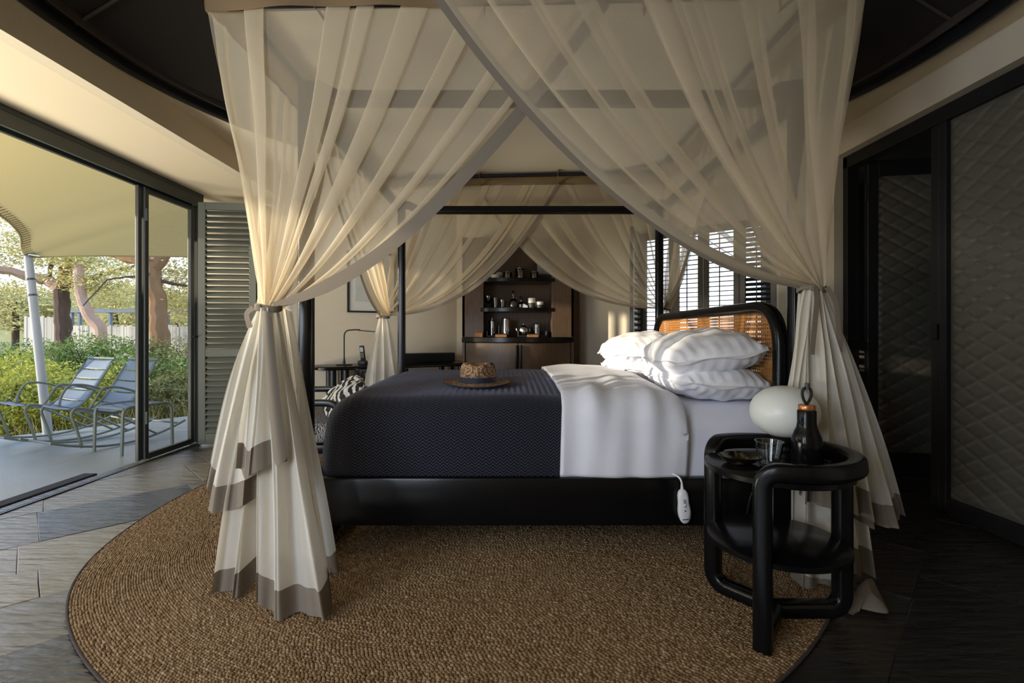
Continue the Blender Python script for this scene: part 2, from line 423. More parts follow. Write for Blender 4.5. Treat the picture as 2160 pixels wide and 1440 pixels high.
# ---- terrace doors: head track, screen panel, floor track
d1 = struct('door_1', (-2.97, 4.0, 0))
for (x0, x1, z0, z1) in ((-3.03,-2.90,2.335,2.37),(-3.03,-3.00,2.25,2.335),(-2.975,-2.955,2.27,2.335),(-2.93,-2.90,2.25,2.335)):
    MB().b2((x0,-1.2,z0),(x1,4.62,z1)).build('head_track', M['grey_alu'], d1, bevel=.003)
MB().b2((-2.996,-1.2,2.300),(-2.979,4.62,2.335)).build('weather_strip', mat('pale_strip',(.6,.58,.5),.6), d1)
MB().b2((-2.951,-1.2,2.300),(-2.934,4.62,2.335)).build('weather_strip', mat('pale_strip_2',(.6,.58,.5),.6), d1)
for (y0, y1, x0, x1) in ((3.895,3.935,-3.0,-2.972),(3.945,3.99,-2.99,-2.955),(4.52,4.57,-2.99,-2.955)):
    MB().rbox(((x0+x1)/2,(y0+y1)/2,1.135),(x1-x0,y1-y0,2.23),.006).build('door_stile', M['grey_alu'], d1)
MB().rbox((-2.972,4.255,.04),(.035,.54,.05),.006).build('door_rail', M['grey_alu'], d1)
MB().rbox((-2.972,4.255,2.225),(.035,.54,.04),.006).build('door_rail', M['grey_alu'], d1)
MB().rbox((-2.98,4.62,1.15),(.08,.05,2.3),.004).build('door_jamb', M['grey_alu'], d1)
scr, t, _ = nodes('insect_screen'); t.nodes.clear()
o_ = t.nodes.new('ShaderNodeOutputMaterial'); tr = t.nodes.new('ShaderNodeBsdfTransparent'); df = t.nodes.new('ShaderNodeBsdfDiffuse'); mx = t.nodes.new('ShaderNodeMixShader')
df.inputs[0].default_value = (.30,.30,.28,1); wv = t.nodes.new('ShaderNodeTexWave'); wv.inputs['Scale'].default_value = 60; wv.inputs['Distortion'].default_value = 3
mr = t.nodes.new('ShaderNodeMapRange'); mr.inputs[3].default_value = .17; mr.inputs[4].default_value = .27
t.links.new(coords(t), wv.inputs[0]); t.links.new(wv.outputs['Fac'], mr.inputs[0]); t.links.new(mr.outputs[0], mx.inputs[0])
t.links.new(tr.outputs[0], mx.inputs[1]); t.links.new(df.outputs[0], mx.inputs[2]); t.links.new(mx.outputs[0], o_.inputs[0])
MB().add([(-2.972,3.985,.06),(-2.972,4.525,.06),(-2.972,4.525,2.21),(-2.972,3.985,2.21)], [(0,1,2,3)]).build('screen_mesh', scr, d1)
for z in (.36, 2.02):
    h = MB().cyl((-2.945,3.952,z-.05),(-2.945,3.952,z+.05),.012,seg=10).build('hinge', M['grey_alu'], d1, smooth=True)
MB().cyl((-2.93,4.55,1.02),(-2.87,4.55,1.02),.01,seg=8).build('door_handle', M['black_metal'], d1)
MB().rbox((-2.875,4.49,1.02),(.012,.13,.016),.004).build('door_handle', M['black_metal'], d1)

# ---- grey louvred shutters folded back beside the doors
def louvre_leaf(root, p0, p1, z0, z1, split, nU, nL, mt, st=.06, th=.035, tilt=50, rod=False, slat='louvre'):
    """a shutter leaf from p0 to p1 (ground points); split = list of mid rails; returns frame"""
    p0 = Vector((p0[0],p0[1],0)); p1 = Vector((p1[0],p1[1],0)); d = (p1-p0); W = d.length; d.normalize(); nr = Vector((d.y,-d.x,0))
    R = Matrix((d, nr, Vector((0,0,1)))).transposed()
    c = lambda a, z, q=0: p0+d*a+nr*q+Vector((0,0,z))
    fr = MB()
    fr.rbox(c(st/2,(z0+z1)/2),(st,th,z1-z0),.004,1,R); fr.rbox(c(W-st/2,(z0+z1)/2),(st,th,z1-z0),.004,1,R)
    edges = [z0]+[s for s in split]+[z1]
    rails = [(z0,z0+.10)]+[(s-.035,s+.035) for s in split]+[(z1-.07,z1)]
    for a, b in rails: fr.rbox(c(W/2,(a+b)/2),(W-2*st+.002,th,b-a),.003,1,R)
    f = fr.build('shutter_frame', mt, root)
    secs = [(rails[i][1], rails[i+1][0]) for i in range(len(rails)-1)]
    cnt = [nL, nU] if len(secs) == 2 else [nU]
    tl = Matrix.Rotation(math.radians(tilt), 3, 'X')
    base = None
    for (a, b), k in zip(secs, cnt):
        for i in range(k):
            z = a+(b-a)*(i+.5)/k
            dep = (b-a)/k*1.15 if tilt < -20 else .042
            MB().rbox(c(W/2,z),(W-2*st+.004,dep,.008),.002,1,R @ tl).build(slat, mt, f)
        if rod: MB().rbox(c(W*.48,(a+b)/2,.032),(.010,.010,b-a-.04),.003,1,R).build('tilt_rod', mt, f)
    return f
sh = struct('door_2', (-2.6,4.52,0))
sh['label'] = 'grey louvred shutter leaf folded back beside the terrace door'
louvre_leaf(sh, (-2.87,4.50), (-2.36,4.56), .02, 2.27, [.87], 24, 13, M['shutter'], st=.065, tilt=-48)
MB().rbox((-2.345,4.62,1.14),(.03,.10,2.26),.004).build('shutter_edge', M['black_metal'], sh)
MB().rbox((-2.30,4.66,1.14),(.03,.08,2.26),.004).build('shutter_edge', M['black_metal'], sh)

# ---- window in the angled wall behind the headboard
Aw = Vector((A_[0],A_[1],0)); Cw = Vector((C_[0],C_[1],0)); dw = Cw-Aw; Lw = dw.length; du = dw.normalized()
def tpx(k):                                      # distance along the wall where the photo's column k falls
    q = (k-CX)/F; return Lw*((q*Aw.y-Aw.x)/(dw.x-q*dw.y))
s0, s1 = tpx(1352), tpx(1638); wz0, wz1 = .78, 2.12
def wseg(name, a, b, z0, z1):
    p, q = Aw+du*a, Aw+du*b; return wall(name, (p.x,p.y), (q.x,q.y), z0, z1, out=-1)
wseg('wall_back_right', -.05, s0, -.05, ZC)
wseg('wall_back_right_end', s1, Lw+.06, -.05, ZC)
wseg('wall_back_right_sill', s0, s1, -.05, wz0)
wseg('wall_back_right_head', s0, s1, wz1, ZC)
w1 = struct('window_1', tuple(Aw+du*((s0+s1)/2)))
fm = MB(); Rw = Matrix((du, Vector((du.y,-du.x,0)), Vector((0,0,1)))).transposed()
cw = lambda a, z, q=0: Aw+du*a+Vector((du.y,-du.x,0))*q+Vector((0,0,z))
MB().rbox(cw((s0+s1)/2, wz0-.015, .02),(s1-s0+.06,.16,.03),.006,1,Rw).build('window_sill', M['plaster'], w1)
WS = mat('olive_window_paint', (.15,.13,.085), .5, var=.15)
DS = mat('dark_louvre_paint', (.022,.024,.026), .4, var=.15)
brk = [1352,1420,1482,1558.5,1638]
for i, (a, b) in enumerate(zip(brk[:-1], brk[1:])):
    a, b = tpx(a)+.003, tpx(b)-.003; p, q = Aw+du*a-Vector((du.y,-du.x,0))*.03, Aw+du*b-Vector((du.y,-du.x,0))*.03
    f = louvre_leaf(w1, (p.x,p.y), (q.x,q.y), wz0, wz1, [], 25, 0, WS, st=.05, tilt=(-3 if i < 3 else 40), rod=True, slat='slat')
    for c in f.children: c.data.materials[0] = DS
p, q = Aw+du*(tpx(1350)), Aw+du*tpx(1350)+Vector((-.20,-.42,0))
f = louvre_leaf(w1, (q.x,q.y), (p.x,p.y), wz0, wz1, [], 20, 0, DS, st=.05, tilt=50, slat='slat')

# ---- quilted doors on the right
def quilt_panel(name, p0, p1, z0, z1, root, pitch=.105, off=.0):
    p0 = Vector((p0[0],p0[1],0)); p1 = Vector((p1[0],p1[1],0)); d = p1-p0; W = d.length; d.normalize(); nr = Vector((-d.y,d.x,0))
    nx, nz = int(W/.009), int((z1-z0)/.009); A = np.zeros((nx+1,nz+1,3)); uv = []
    for i in range(nx+1):
        for j in range(nz+1):
            s, z = W*i/nx, (z1-z0)*j/nz
            a = s/.176+z/.108; b = s/.176-z/.108
            wob = .04*math.sin(z*4+s*3)
            h = (min(1,abs(math.sin(PI*(a+wob)))*2.2)*min(1,abs(math.sin(PI*(b-wob)))*2.2))**.6*.014
            e = min(1, min(s, W-s)/.03, min(z, z1-z0-z)/.03)
            q = p0+d*s+nr*(off+h*e); A[i,j] = (q.x,q.y,z0+z)
    return MB().grid(A).build(name, M['quilt'], root, smooth='all')
dr = struct('door_3', (2.55,1.9,0)); dr['label'] = 'fixed quilted grey panel in black frame at right'
quilt_panel('quilted_panel', (2.56,.95), (2.56,2.79), .10, 2.28, dr)
MB().b2((2.565,.9,.03),(2.60,2.8,2.33)).build('backing_board', M['black_paint'], dr)
for (y0, y1, x0, x1) in ((2.79,2.835,2.53,2.61),(2.845,2.90,2.54,2.60),(.90,.95,2.53,2.61)):
    MB().rbox(((x0+x1)/2,(y0+y1)/2,1.18),(x1-x0,y1-y0,2.32),.005).build('door_stile', M['black_paint'], dr)
MB().rbox((2.57,1.87,.05),(.07,1.84,.10),.005).build('door_rail', M['black_paint'], dr)
MB().rbox((2.57,2.28,2.325),(.09,2.72,.09),.005).build('door_rail', M['black_paint'], dr)
MB().rbox((2.535,2.87,1.06),(.02,.05,.09),.004).build('latch', M['black_metal'], dr)
MB().rbox((2.57,3.615,1.18),(.09,.05,2.37),.005).build('door_jamb', M['black_paint'], dr)
dl = struct('door_4', (2.63,3.56,0)); dl['label'] = 'quilted door leaf standing open into the dark room'
H0 = Vector((2.64,3.56,0)); H1 = Vector((3.46,3.42,0)); dd = (H1-H0).normalized()
quilt_panel('quilted_panel', tuple((H1-dd*.07)[:2]), tuple((H0+dd*.07)[:2]), .17, 2.20, dl, off=.0)
Rl = Matrix((dd, Vector((dd.y,-dd.x,0)), Vector((0,0,1)))).transposed(); cl = lambda a, z, q=0: H0+dd*a+Vector((dd.y,-dd.x,0))*q+Vector((0,0,z))
LW = (H1-H0).length
MB().rbox(cl(.035,1.16,.0),(.07,.05,2.30),.004,1,Rl).build('door_stile', M['black_paint'], dl)
MB().rbox(cl(LW-.035,1.16,.0),(.07,.05,2.30),.004,1,Rl).build('door_stile', M['black_paint'], dl)
MB().rbox(cl(LW/2,.10,0),(LW-.14,.05,.17),.004,1,Rl).build('door_rail', M['black_paint'], dl)
MB().rbox(cl(LW/2,2.255,0),(LW-.14,.05,.11),.004,1,Rl).build('door_rail', M['black_paint'], dl)
MB().rbox(cl(LW/2,1.16,-.03),(LW-.1,.02,2.2),.004,1,Rl).build('backing_board', M['black_paint'], dl)
MB().cyl(cl(-.005,2.02,.015),cl(-.005,2.14,.015),.011,seg=8).build('hinge', M['black_metal'], dl)
# ================================================================== rug
def rug():
    cx, cy, R = -.205, 3.06, 1.90
    root = thing('jute_rug', 'round braided natural jute rug under the four-poster bed', 'rug', (cx, cy, 0))
    pitch, rows = .0090, int(1.9/.0090)
    B = []
    for k in range(3, rows):
        r = k*pitch; n = max(6, int(2*PI*r/.0145)); ph = rng.random()*2*PI
        a = ph+2*PI*np.arange(n)/n
        B.append(np.stack([np.full(n, r), a, np.full(n, 2*PI*r/n)], 1))
    B = np.concatenate(B); n = len(B)
    wob = 1+.006*np.sin(5*B[:,1]+1)+.004*np.sin(9*B[:,1])
    rr = B[:,0]*wob+rng.normal(0,.0008,n); aa = B[:,1]
    er = np.stack([np.cos(aa), np.sin(aa)], 1); et = np.stack([-np.sin(aa), np.cos(aa)], 1)
    c = er*rr[:,None]
    hl = B[:,2]*.56*(1+rng.normal(0,.08,n)); hw = pitch*.56*(1+rng.normal(0,.08,n)); hz = .0095*(1+rng.normal(0,.12,n))
    sk = .35                                           # strands lie slanted
    vs = np.zeros((n,8,3))
    for L, (sc, z) in enumerate(((1.0,.25),(.60,1.0))):
        for q, (a, b) in enumerate(((-1,-1),(1,-1),(1,1),(-1,1))):
            p = c+et*(hl*a*sc+sk*hw*b*sc)[:,None]+er*(hw*b*sc)[:,None]
            vs[:,L*4+q,0] = p[:,0]; vs[:,L*4+q,1] = p[:,1]; vs[:,L*4+q,2] = hz*z
    loc = []
    for L in range(1):
        for q in range(4): loc.append((L*4+q, L*4+(q+1)%4, L*4+4+(q+1)%4, L*4+4+q))
    loc.append((4,5,6,7)); loc = np.array(loc)
    fs = (loc[None]+8*np.arange(n)[:,None,None]).reshape(-1)
    me = bpy.data.meshes.new('braid'); me.vertices.add(n*8); me.vertices.foreach_set('co', vs.reshape(-1).astype(np.float32))
    nf = n*5; me.loops.add(nf*4); me.loops.foreach_set('vertex_index', fs.astype(np.int32))
    me.polygons.add(nf); me.polygons.foreach_set('loop_start', np.arange(0,nf*4,4,dtype=np.int32)); me.polygons.foreach_set('loop_total', np.full(nf,4,dtype=np.int32))
    me.polygons.foreach_set('use_smooth', np.ones(nf,dtype=bool)); me.update(); me.validate()
    me.materials.append(per_island('jute', [(.155,.088,.041),(.26,.168,.083),(.32,.215,.115),(.21,.13,.06),(.39,.28,.17)], .75, .25))
    o = bpy.data.objects.new('braid', me); COL.objects.link(o); o.parent = root; o['kind'] = 'stuff'
    cc = [(cx+(1.9*(1+.006*math.sin(5*a+1)+.004*math.sin(9*a)))*math.cos(a), cy+(1.9*(1+.006*math.sin(5*a+1)+.004*math.sin(9*a)))*math.sin(a), .007) for a in [2*PI*i/120 for i in range(120)]]
    tag(MB().sweep(cc, sq(.009,.008,.003,2), closed=True).build('edge_binding', mat('plum_binding',(.06,.045,.045),.9), root, smooth=True), 'dark plum stitched edge')
    MB().lathe([(0,.0005),(1.885,.0005),(1.885,.004),(0,.004)], (cx,cy,0), 96).build('backing', mat('jute_backing',(.07,.04,.02),.95), root)
rug()

# ================================================================== four-poster bed
XL, XR, YN, YF = -.935, 1.345, 2.25, 4.28
ZT = 2.14
bed = thing('four_poster_bed', 'black wooden four-poster bed with open top rails and cane headboard', 'bed', ((XL+XR)/2,(YN+YF)/2,0))
PR = sq(.064,.064,.016,3)
BW = M['black_wood']
for x in (XL, XR):
    for y in (YN, YF):
        MB().sweep([(x,y,.02),(x,y,ZT+.075)], PR).build('post', BW, bed, smooth=True)
        z = .015
RP = sq(.05,.07,.012,3)
def rail_top(a, b):
    a = Vector(a); b = Vector(b); d = (b-a).normalized()
    L = (b-a).length
    pts = [a+d*.02+V(0,0,.045), a+d*.07+V(0,0,.040), a+d*.14+V(0,0,.004), a+d*.2]+[b-d*.2, b-d*.14+V(0,0,.004), b-d*.07+V(0,0,.040), b-d*.02+V(0,0,.045)]
    return MB().sweep(pts, sq(.05,.07,.012,3), up=(0,0,1)).build('top_rail', BW, bed, smooth=True)
rail_top((XL,YN,ZT),(XR,YN,ZT)); rail_top((XL,YF,ZT),(XR,YF,ZT)); rail_top((XL,YN,ZT),(XL,YF,ZT)); rail_top((XR,YN,ZT),(XR,YF,ZT))
for y in (YN-.005, YF+.005):
    MB().rbox(((XL+XR)/2,y,.275),(XR-XL-.05,.05,.222),.012,2).build('side_rail', BW, bed, smooth=True)
MB().rbox((XL+.0,(YN+YF)/2,.275),(.05,YF-YN-.05,.222),.012,2).build('end_rail', BW, bed, smooth=True)
MB().rbox((XR,(YN+YF)/2,.275),(.05,YF-YN-.05,.222),.012,2).build('end_rail', BW, bed, smooth=True)
MB().rbox((XL+.02,(YN+YF)/2,.045),(.07,YF-YN+.02,.062),.02,3).build('floor_bar', BW, bed, smooth=True)
MB().rbox((XR-.02,(YN+YF)/2,.045),(.07,YF-YN+.02,.062),.02,3).build('floor_bar', BW, bed, smooth=True)
MB().rbox((XL+.98,(YN+YF)/2,.09),(.12,.12,.16),.01).build('centre_leg', BW, bed)
MB().b2((XL+.03,YN+.03,.24),(XR-.03,YF-.03,.30)).build('slat_base', BW, bed)
# headboard: bent frame and cane webbing
hx, hz0, hz1, hy0, hy1 = 1.305, .40, 1.185, 2.31, 4.22
fr = rpath([(hx,hy0,hz0),(hx,hy0,hz1),(hx,hy1,hz1),(hx,hy1,hz0)], .22, 10)
MB().sweep(fr, sq(.062,.062,.022,3), up=(1,0,0)).build('headboard_frame', BW, bed, smooth=True)
def cane():
    pit = .0185; W = hy1-hy0-.05; Hh = hz1-hz0-.02; y0, z0 = hy0+.025, hz0
    inside = lambda y, z: not ((y < .20 or y > W-.20) and z > Hh-.20 and math.hypot((y-.20) if y < .2 else (y-W+.20), z-Hh+.20) > .20)
    m = MB()
    def strip(a, b, w, off):
        a = Vector(a); b = Vector(b); d = (b-a).normalized(); nn = Vector((-d.y, d.x))*w/2
        q = [(a+nn),(b+nn),(b-nn),(a-nn)]
        lo = [(hx+off-.0006, y0+p.x, z0+p.y) for p in q]; hi = [(hx+off+.0006, y0+p.x, z0+p.y) for p in q]
        m.add(lo+hi, [(0,1,2,3),(7,6,5,4),(0,1,5,4),(1,2,6,5),(2,3,7,6),(3,0,4,7)])
    def clip(p, q, w, off, step=.012):
        p = Vector(p); q = Vector(q); n = max(2, int((q-p).length/step)); on = None; last = None
        for i in range(n+1):
            c = p+(q-p)*i/n; ok = 0 <= c.x <= W and 0 <= c.y <= Hh and inside(c.x, c.y)
            if ok and on is None: on = c
            if not ok and on is not None:
                if (last-on).length > .01: strip(on, last, w, off)
                on = None
            last = c
        if on is not None and (last-on).length > .01: strip(on, last, w, off)
    k = 0
    while k*pit < W:
        x = k*pit; clip((x,0),(x,Hh),.0026,0); clip((x+.0042,0),(x+.0042,Hh),.0026,0); k += 1
    k = 0
    while k*pit < Hh:
        z = k*pit; clip((0,z),(W,z),.0026,.0014); clip((0,z+.0042),(W,z+.0042),.0026,.0014); k += 1
    k = -int(Hh/pit)
    while k*pit < W+Hh:
        x = k*pit+.0113; clip((x,.0113),(x+Hh,Hh+.0113),.0026,.0028); clip((x,.0113),(x-Hh,Hh+.0113),.0026,.0042); k += 1
    o = m.build('cane_panel', mat('woven_cane',(.52,.24,.07),.5,var=.25,vscale=40), bed); o['kind'] = 'stuff'; o['label'] = 'honey-coloured woven cane'
    tag(o)
cane()

# ---- mattress, blanket, duvet, pillows
bx0, bx1, by0, by1 = XL+.045, XR-.075, YN+.035, YF-.035
ztop = .70
def drape_box(x0, x1, y0, y1, top, r, xs, ys, crown=.03, wr=.006, seed=0, endx0=True, drop=.40, off=0, hem=None):
    """cloth laid on a rounded block; xs, ys are unfolded coordinates; endx0: falls over the low-x end as well"""
    A = np.zeros((len(xs), len(ys), 3)); cx0 = x0+r; cy0, cy1 = y0+r, y1-r
    for i, a in enumerate(xs):
        for j, b in enumerate(ys):
            qx = max(a, cx0) if endx0 else a; qy = min(max(b, cy0), cy1)
            dx, dy = a-qx, b-qy; d = math.hypot(dx, dy)
            if d < 1e-9: h, zz, ux, uy = 0, 0, 0, 0
            else:
                ux, uy = dx/d, dy/d
                if d < r*PI/2: h = r*math.sin(d/r); zz = -(r-r*math.cos(d/r))
                else:
                    e = d-r*PI/2; h = r+.015*math.sin(min(e/.3,1)*PI); zz = -(r+e)
            yc = (qy-(y0+y1)/2)/((y1-y0)/2)
            cr = crown*(1-yc*yc)
            nse = wr*(math.sin(a*7.3+b*3.1+seed)+.7*math.sin(a*13.7-b*8.3+seed*2)+.5*math.sin(a*3.3+b*17.9+1.3*seed))
            f = max(0, 1-d/(r*1.6))
            A[i,j] = (qx+ux*(h+off), qy+uy*(h+off), max(top+zz+cr+nse*(.4+.6*f)+off*f, drop))
    return A
mt = thing('mattress', 'thick mattress under a white fitted sheet, on the black bed', 'mattress', ((bx0+bx1)/2,(by0+by1)/2,.3))
xs = np.linspace(bx0+.12, bx1, 60); ys = np.concatenate([np.linspace(by0-.42, by0+.25, 26), np.linspace(by0+.30, by1-.30, 24), np.linspace(by1-.25, by1+.42, 26)])
A = drape_box(bx0-2, bx1, by0, by1, ztop, .14, xs, ys, .015, .003, 3, False, .305)
MB().grid(A).build('fitted_sheet', M['white_linen'], mt, smooth='all')
MB().b2((bx0+.06,by0+.06,.305),(bx1-.02,by1-.06,.60)).build('core', M['white_linen'], mt)

def zig_mat():
    m, t, b = nodes('chevron_velvet')
    uvn = t.nodes.new('ShaderNodeUVMap'); sx = t.nodes.new('ShaderNodeSeparateXYZ'); t.links.new(uvn.outputs[0], sx.inputs[0])
    def mth(op, a, b=None, c=None):
        n = t.nodes.new('ShaderNodeMath'); n.operation = op
        for i, q in enumerate((a, b, c)):
            if q is None: continue
            if isinstance(q, (int, float)): n.inputs[i].default_value = q
            else: t.links.new(q, n.inputs[i])
        return n.outputs[0]
    tri = mth('PINGPONG', sx.outputs[0], .0165)
    y = mth('ADD', sx.outputs[1], mth('MULTIPLY', tri, .95))
    fr_ = mth('FRACT', mth('DIVIDE', y, .0150))
    tw = mth('MULTIPLY', mth('PINGPONG', fr_, .5), 2)
    rp = t.nodes.new('ShaderNodeValToRGB'); rp.color_ramp.elements[0].position = .48; rp.color_ramp.elements[1].position = .86
    rp.color_ramp.elements[0].color = (.004,.0045,.0095,1); rp.color_ramp.elements[1].color = (.052,.054,.076,1)
    t.links.new(tw, rp.inputs[0]); t.links.new(rp.outputs[0], b.inputs['Base Color'])
    bp = t.nodes.new('ShaderNodeBump'); bp.inputs['Strength'].default_value = .5; bp.inputs['Distance'].default_value = .004
    t.links.new(tw, bp.inputs['Height']); t.links.new(bp.outputs[0], b.inputs['Normal'])
    b.inputs['Roughness'].default_value = .8; b.inputs['Sheen Weight'].default_value = .30; b.inputs['Sheen Roughness'].default_value = .4
    b.inputs['Sheen Tint'].default_value = (.55,.56,.75,1); b.inputs['Specular IOR Level'].default_value = .2
    return m
xs = np.concatenate([np.linspace(bx0-.44, bx0+.3, 34), np.linspace(bx0+.34, .37, 34)])
ys = np.concatenate([np.linspace(by0-.40, by0+.36, 40), np.linspace(by0+.40, by1-.40, 30), np.linspace(by1-.36, by1+.40, 40)])
A = drape_box(bx0-.012, 9, by0-.012, by1+.012, ztop+.03, .17, xs, ys, .035, .0035, 1, True, .312, .004)
for i, a in enumerate(xs):                             # slanting edge towards the pillows
    if a > .1: A[i,:,0] += (a-.1)/.27*np.linspace(-.035, .03, len(ys))
U = np.zeros((len(xs), len(ys), 2)); U[:,:,0] = xs[:,None]; U[:,:,1] = ys[None]
bl = MB().grid(A).build('bed_blanket', zig_mat(), None, smooth='all', uv=U.reshape(-1,2))
tag(bl, 'dark navy chevron-woven blanket over the foot half of the bed', 'blanket')
md = bl.modifiers.new('solid', 'SOLIDIFY'); md.thickness = .012; md.offset = -1
# white duvet folded back
xs = np.linspace(.28, .86, 40)
ys = np.concatenate([np.linspace(by0-.44, by0+.36, 44), np.linspace(by0+.40, by1-.40, 34), np.linspace(by1-.36, by1+.42, 40)])
A = drape_box(-9, 9, by0-.02, by1+.02, ztop+.045, .15, xs, ys, .035, .004, 5, False, .385, .012)
for i, a in enumerate(xs):
    k = (a-.28)/.58
    A[i,:,0] += np.linspace(-.035,.03,len(ys))*(1-k)
    bul = .020*math.sin(PI*min(1, max(0, k))) - .05*max(0,(k-.86)/.14)**1.5
    fold = (.008*np.sin(26*a+4*ys)+.005*np.sin(47*a-3*ys+1)+.004*np.sin(15*a+9*ys))*np.exp(-((ys-by0)/.55)**2)
    A[i,:,2] += (bul+fold)*(A[i,:,2] > .6)
    A[i,:,1] -= (.014*math.sin(PI*k)+fold*.8)*(ys < by0+.15)
A[:,:,0] -= .02*np.maximum(0, (np.abs(ys-(by0+by1)/2)-.75))[None,:]*np.linspace(0,1,40)[:,None]*2.0
dv = MB().grid(A).build('duvet', M['white_linen'], None, smooth='all')
tag(dv, 'white duvet folded back between the dark blanket and the pillows', 'duvet')
md = dv.modifiers.new('solid', 'SOLIDIFY'); md.thickness = .028; md.offset = -1

def pillow(c, L, Wd, T, label, rz=0, ry=0, rx=0, seed=0, flange=.016, name='pillow', mt=None, sagx=0, cat='pillow', group='white bed pillows'):
    """L along y, Wd along x"""
    n = 44; R = Matrix.Rotation(rz,3,'Z') @ Matrix.Rotation(ry,3,'Y') @ Matrix.Rotation(rx,3,'X')
    root = thing(name, label, cat, c, group)
    def surf(sgn):
        A = np.zeros((n+1,n+1,3))
        for i in range(n+1):
            for j in range(n+1):
                u = math.sin((i/n-.5)*PI); v = math.sin((j/n-.5)*PI)
                ex = 1-.05*(1-v*v)*0 - .045*(v*v)*(1-abs(u))*0
                px = u*Wd/2*math.sqrt(1-.20*v*v*u*u); py = v*L/2*math.sqrt(1-.20*u*u*v*v)
                h = (max(0,1-abs(u)**2.6)**.55)*(max(0,1-abs(v)**2.6)**.55)
                cr = .006*(math.sin(9*u*3+5*v+seed)+math.sin(14*v-6*u+2*seed))*(1-h)*2*(h > 0)
                wr = .004*math.sin(11*u+7*v*v+seed)+.003*math.sin(5*v*4+3*u+seed)
                z = sgn*(T/2*h)+cr*.5+wr*min(1,h*2)
                if sgn < 0: z = max(z, -T*.42)
                p = R @ Vector((px,py,z)); A[i,j] = (c[0]+p.x, c[1]+p.y, c[2]+p.z)
        return A
    m = MB(); m.grid(surf(1)); m.grid(surf(-1))
    m.build('pillowcase', mt or M['pillow'], root, smooth='all')
    if flange:
        ring = []
        for k in range(81):
            t = k/80*4; s = int(t) % 4; f = t-int(t)
            q = [(-1+2*f,-1),(1,-1+2*f),(1-2*f,1),(-1,1-2*f)][s]; ring.append(q)
        A = np.zeros((81,4,3))
        for k, (u, v) in enumerate(ring):
            for j in range(4):
                g = 1+(flange*(j/3))/(.5*min(L,Wd))*.8
                z = .010*math.sin(7*k/81*2*PI+seed)*j/3-.008*j/3
                e = .965 if j == 0 else 1
                p = R @ Vector((u*Wd/2*g*e*math.sqrt(1-.20*v*v*u*u), v*L/2*g*e*math.sqrt(1-.20*u*u*v*v), z)); A[k,j] = (c[0]+p.x,c[1]+p.y,c[2]+p.z)
        MB().grid(A).build('flange', mt or M['pillow'], root, smooth='all')
    return root
pillow((1.075,2.70,.80), .80, .45, .22, 'white pillow on the mattress under the near stack, beside the nightstand', .02, .05, .0, 1)
pillow((1.06,2.72,.940), .82, .50, .26, 'white pillow on top of the near stack, leaning on the cane headboard', -.03, -.13, .0, 4)
pillow((.985,3.60,.80), .76, .45, .22, 'white pillow on the mattress under the far stack, away from the nightstand', .03, .05, 0, 7)
pillow((.985,3.60,.935), .78, .50, .25, 'white pillow on top of the far stack, beyond the near pillows', .05, -.13, 0, 9)

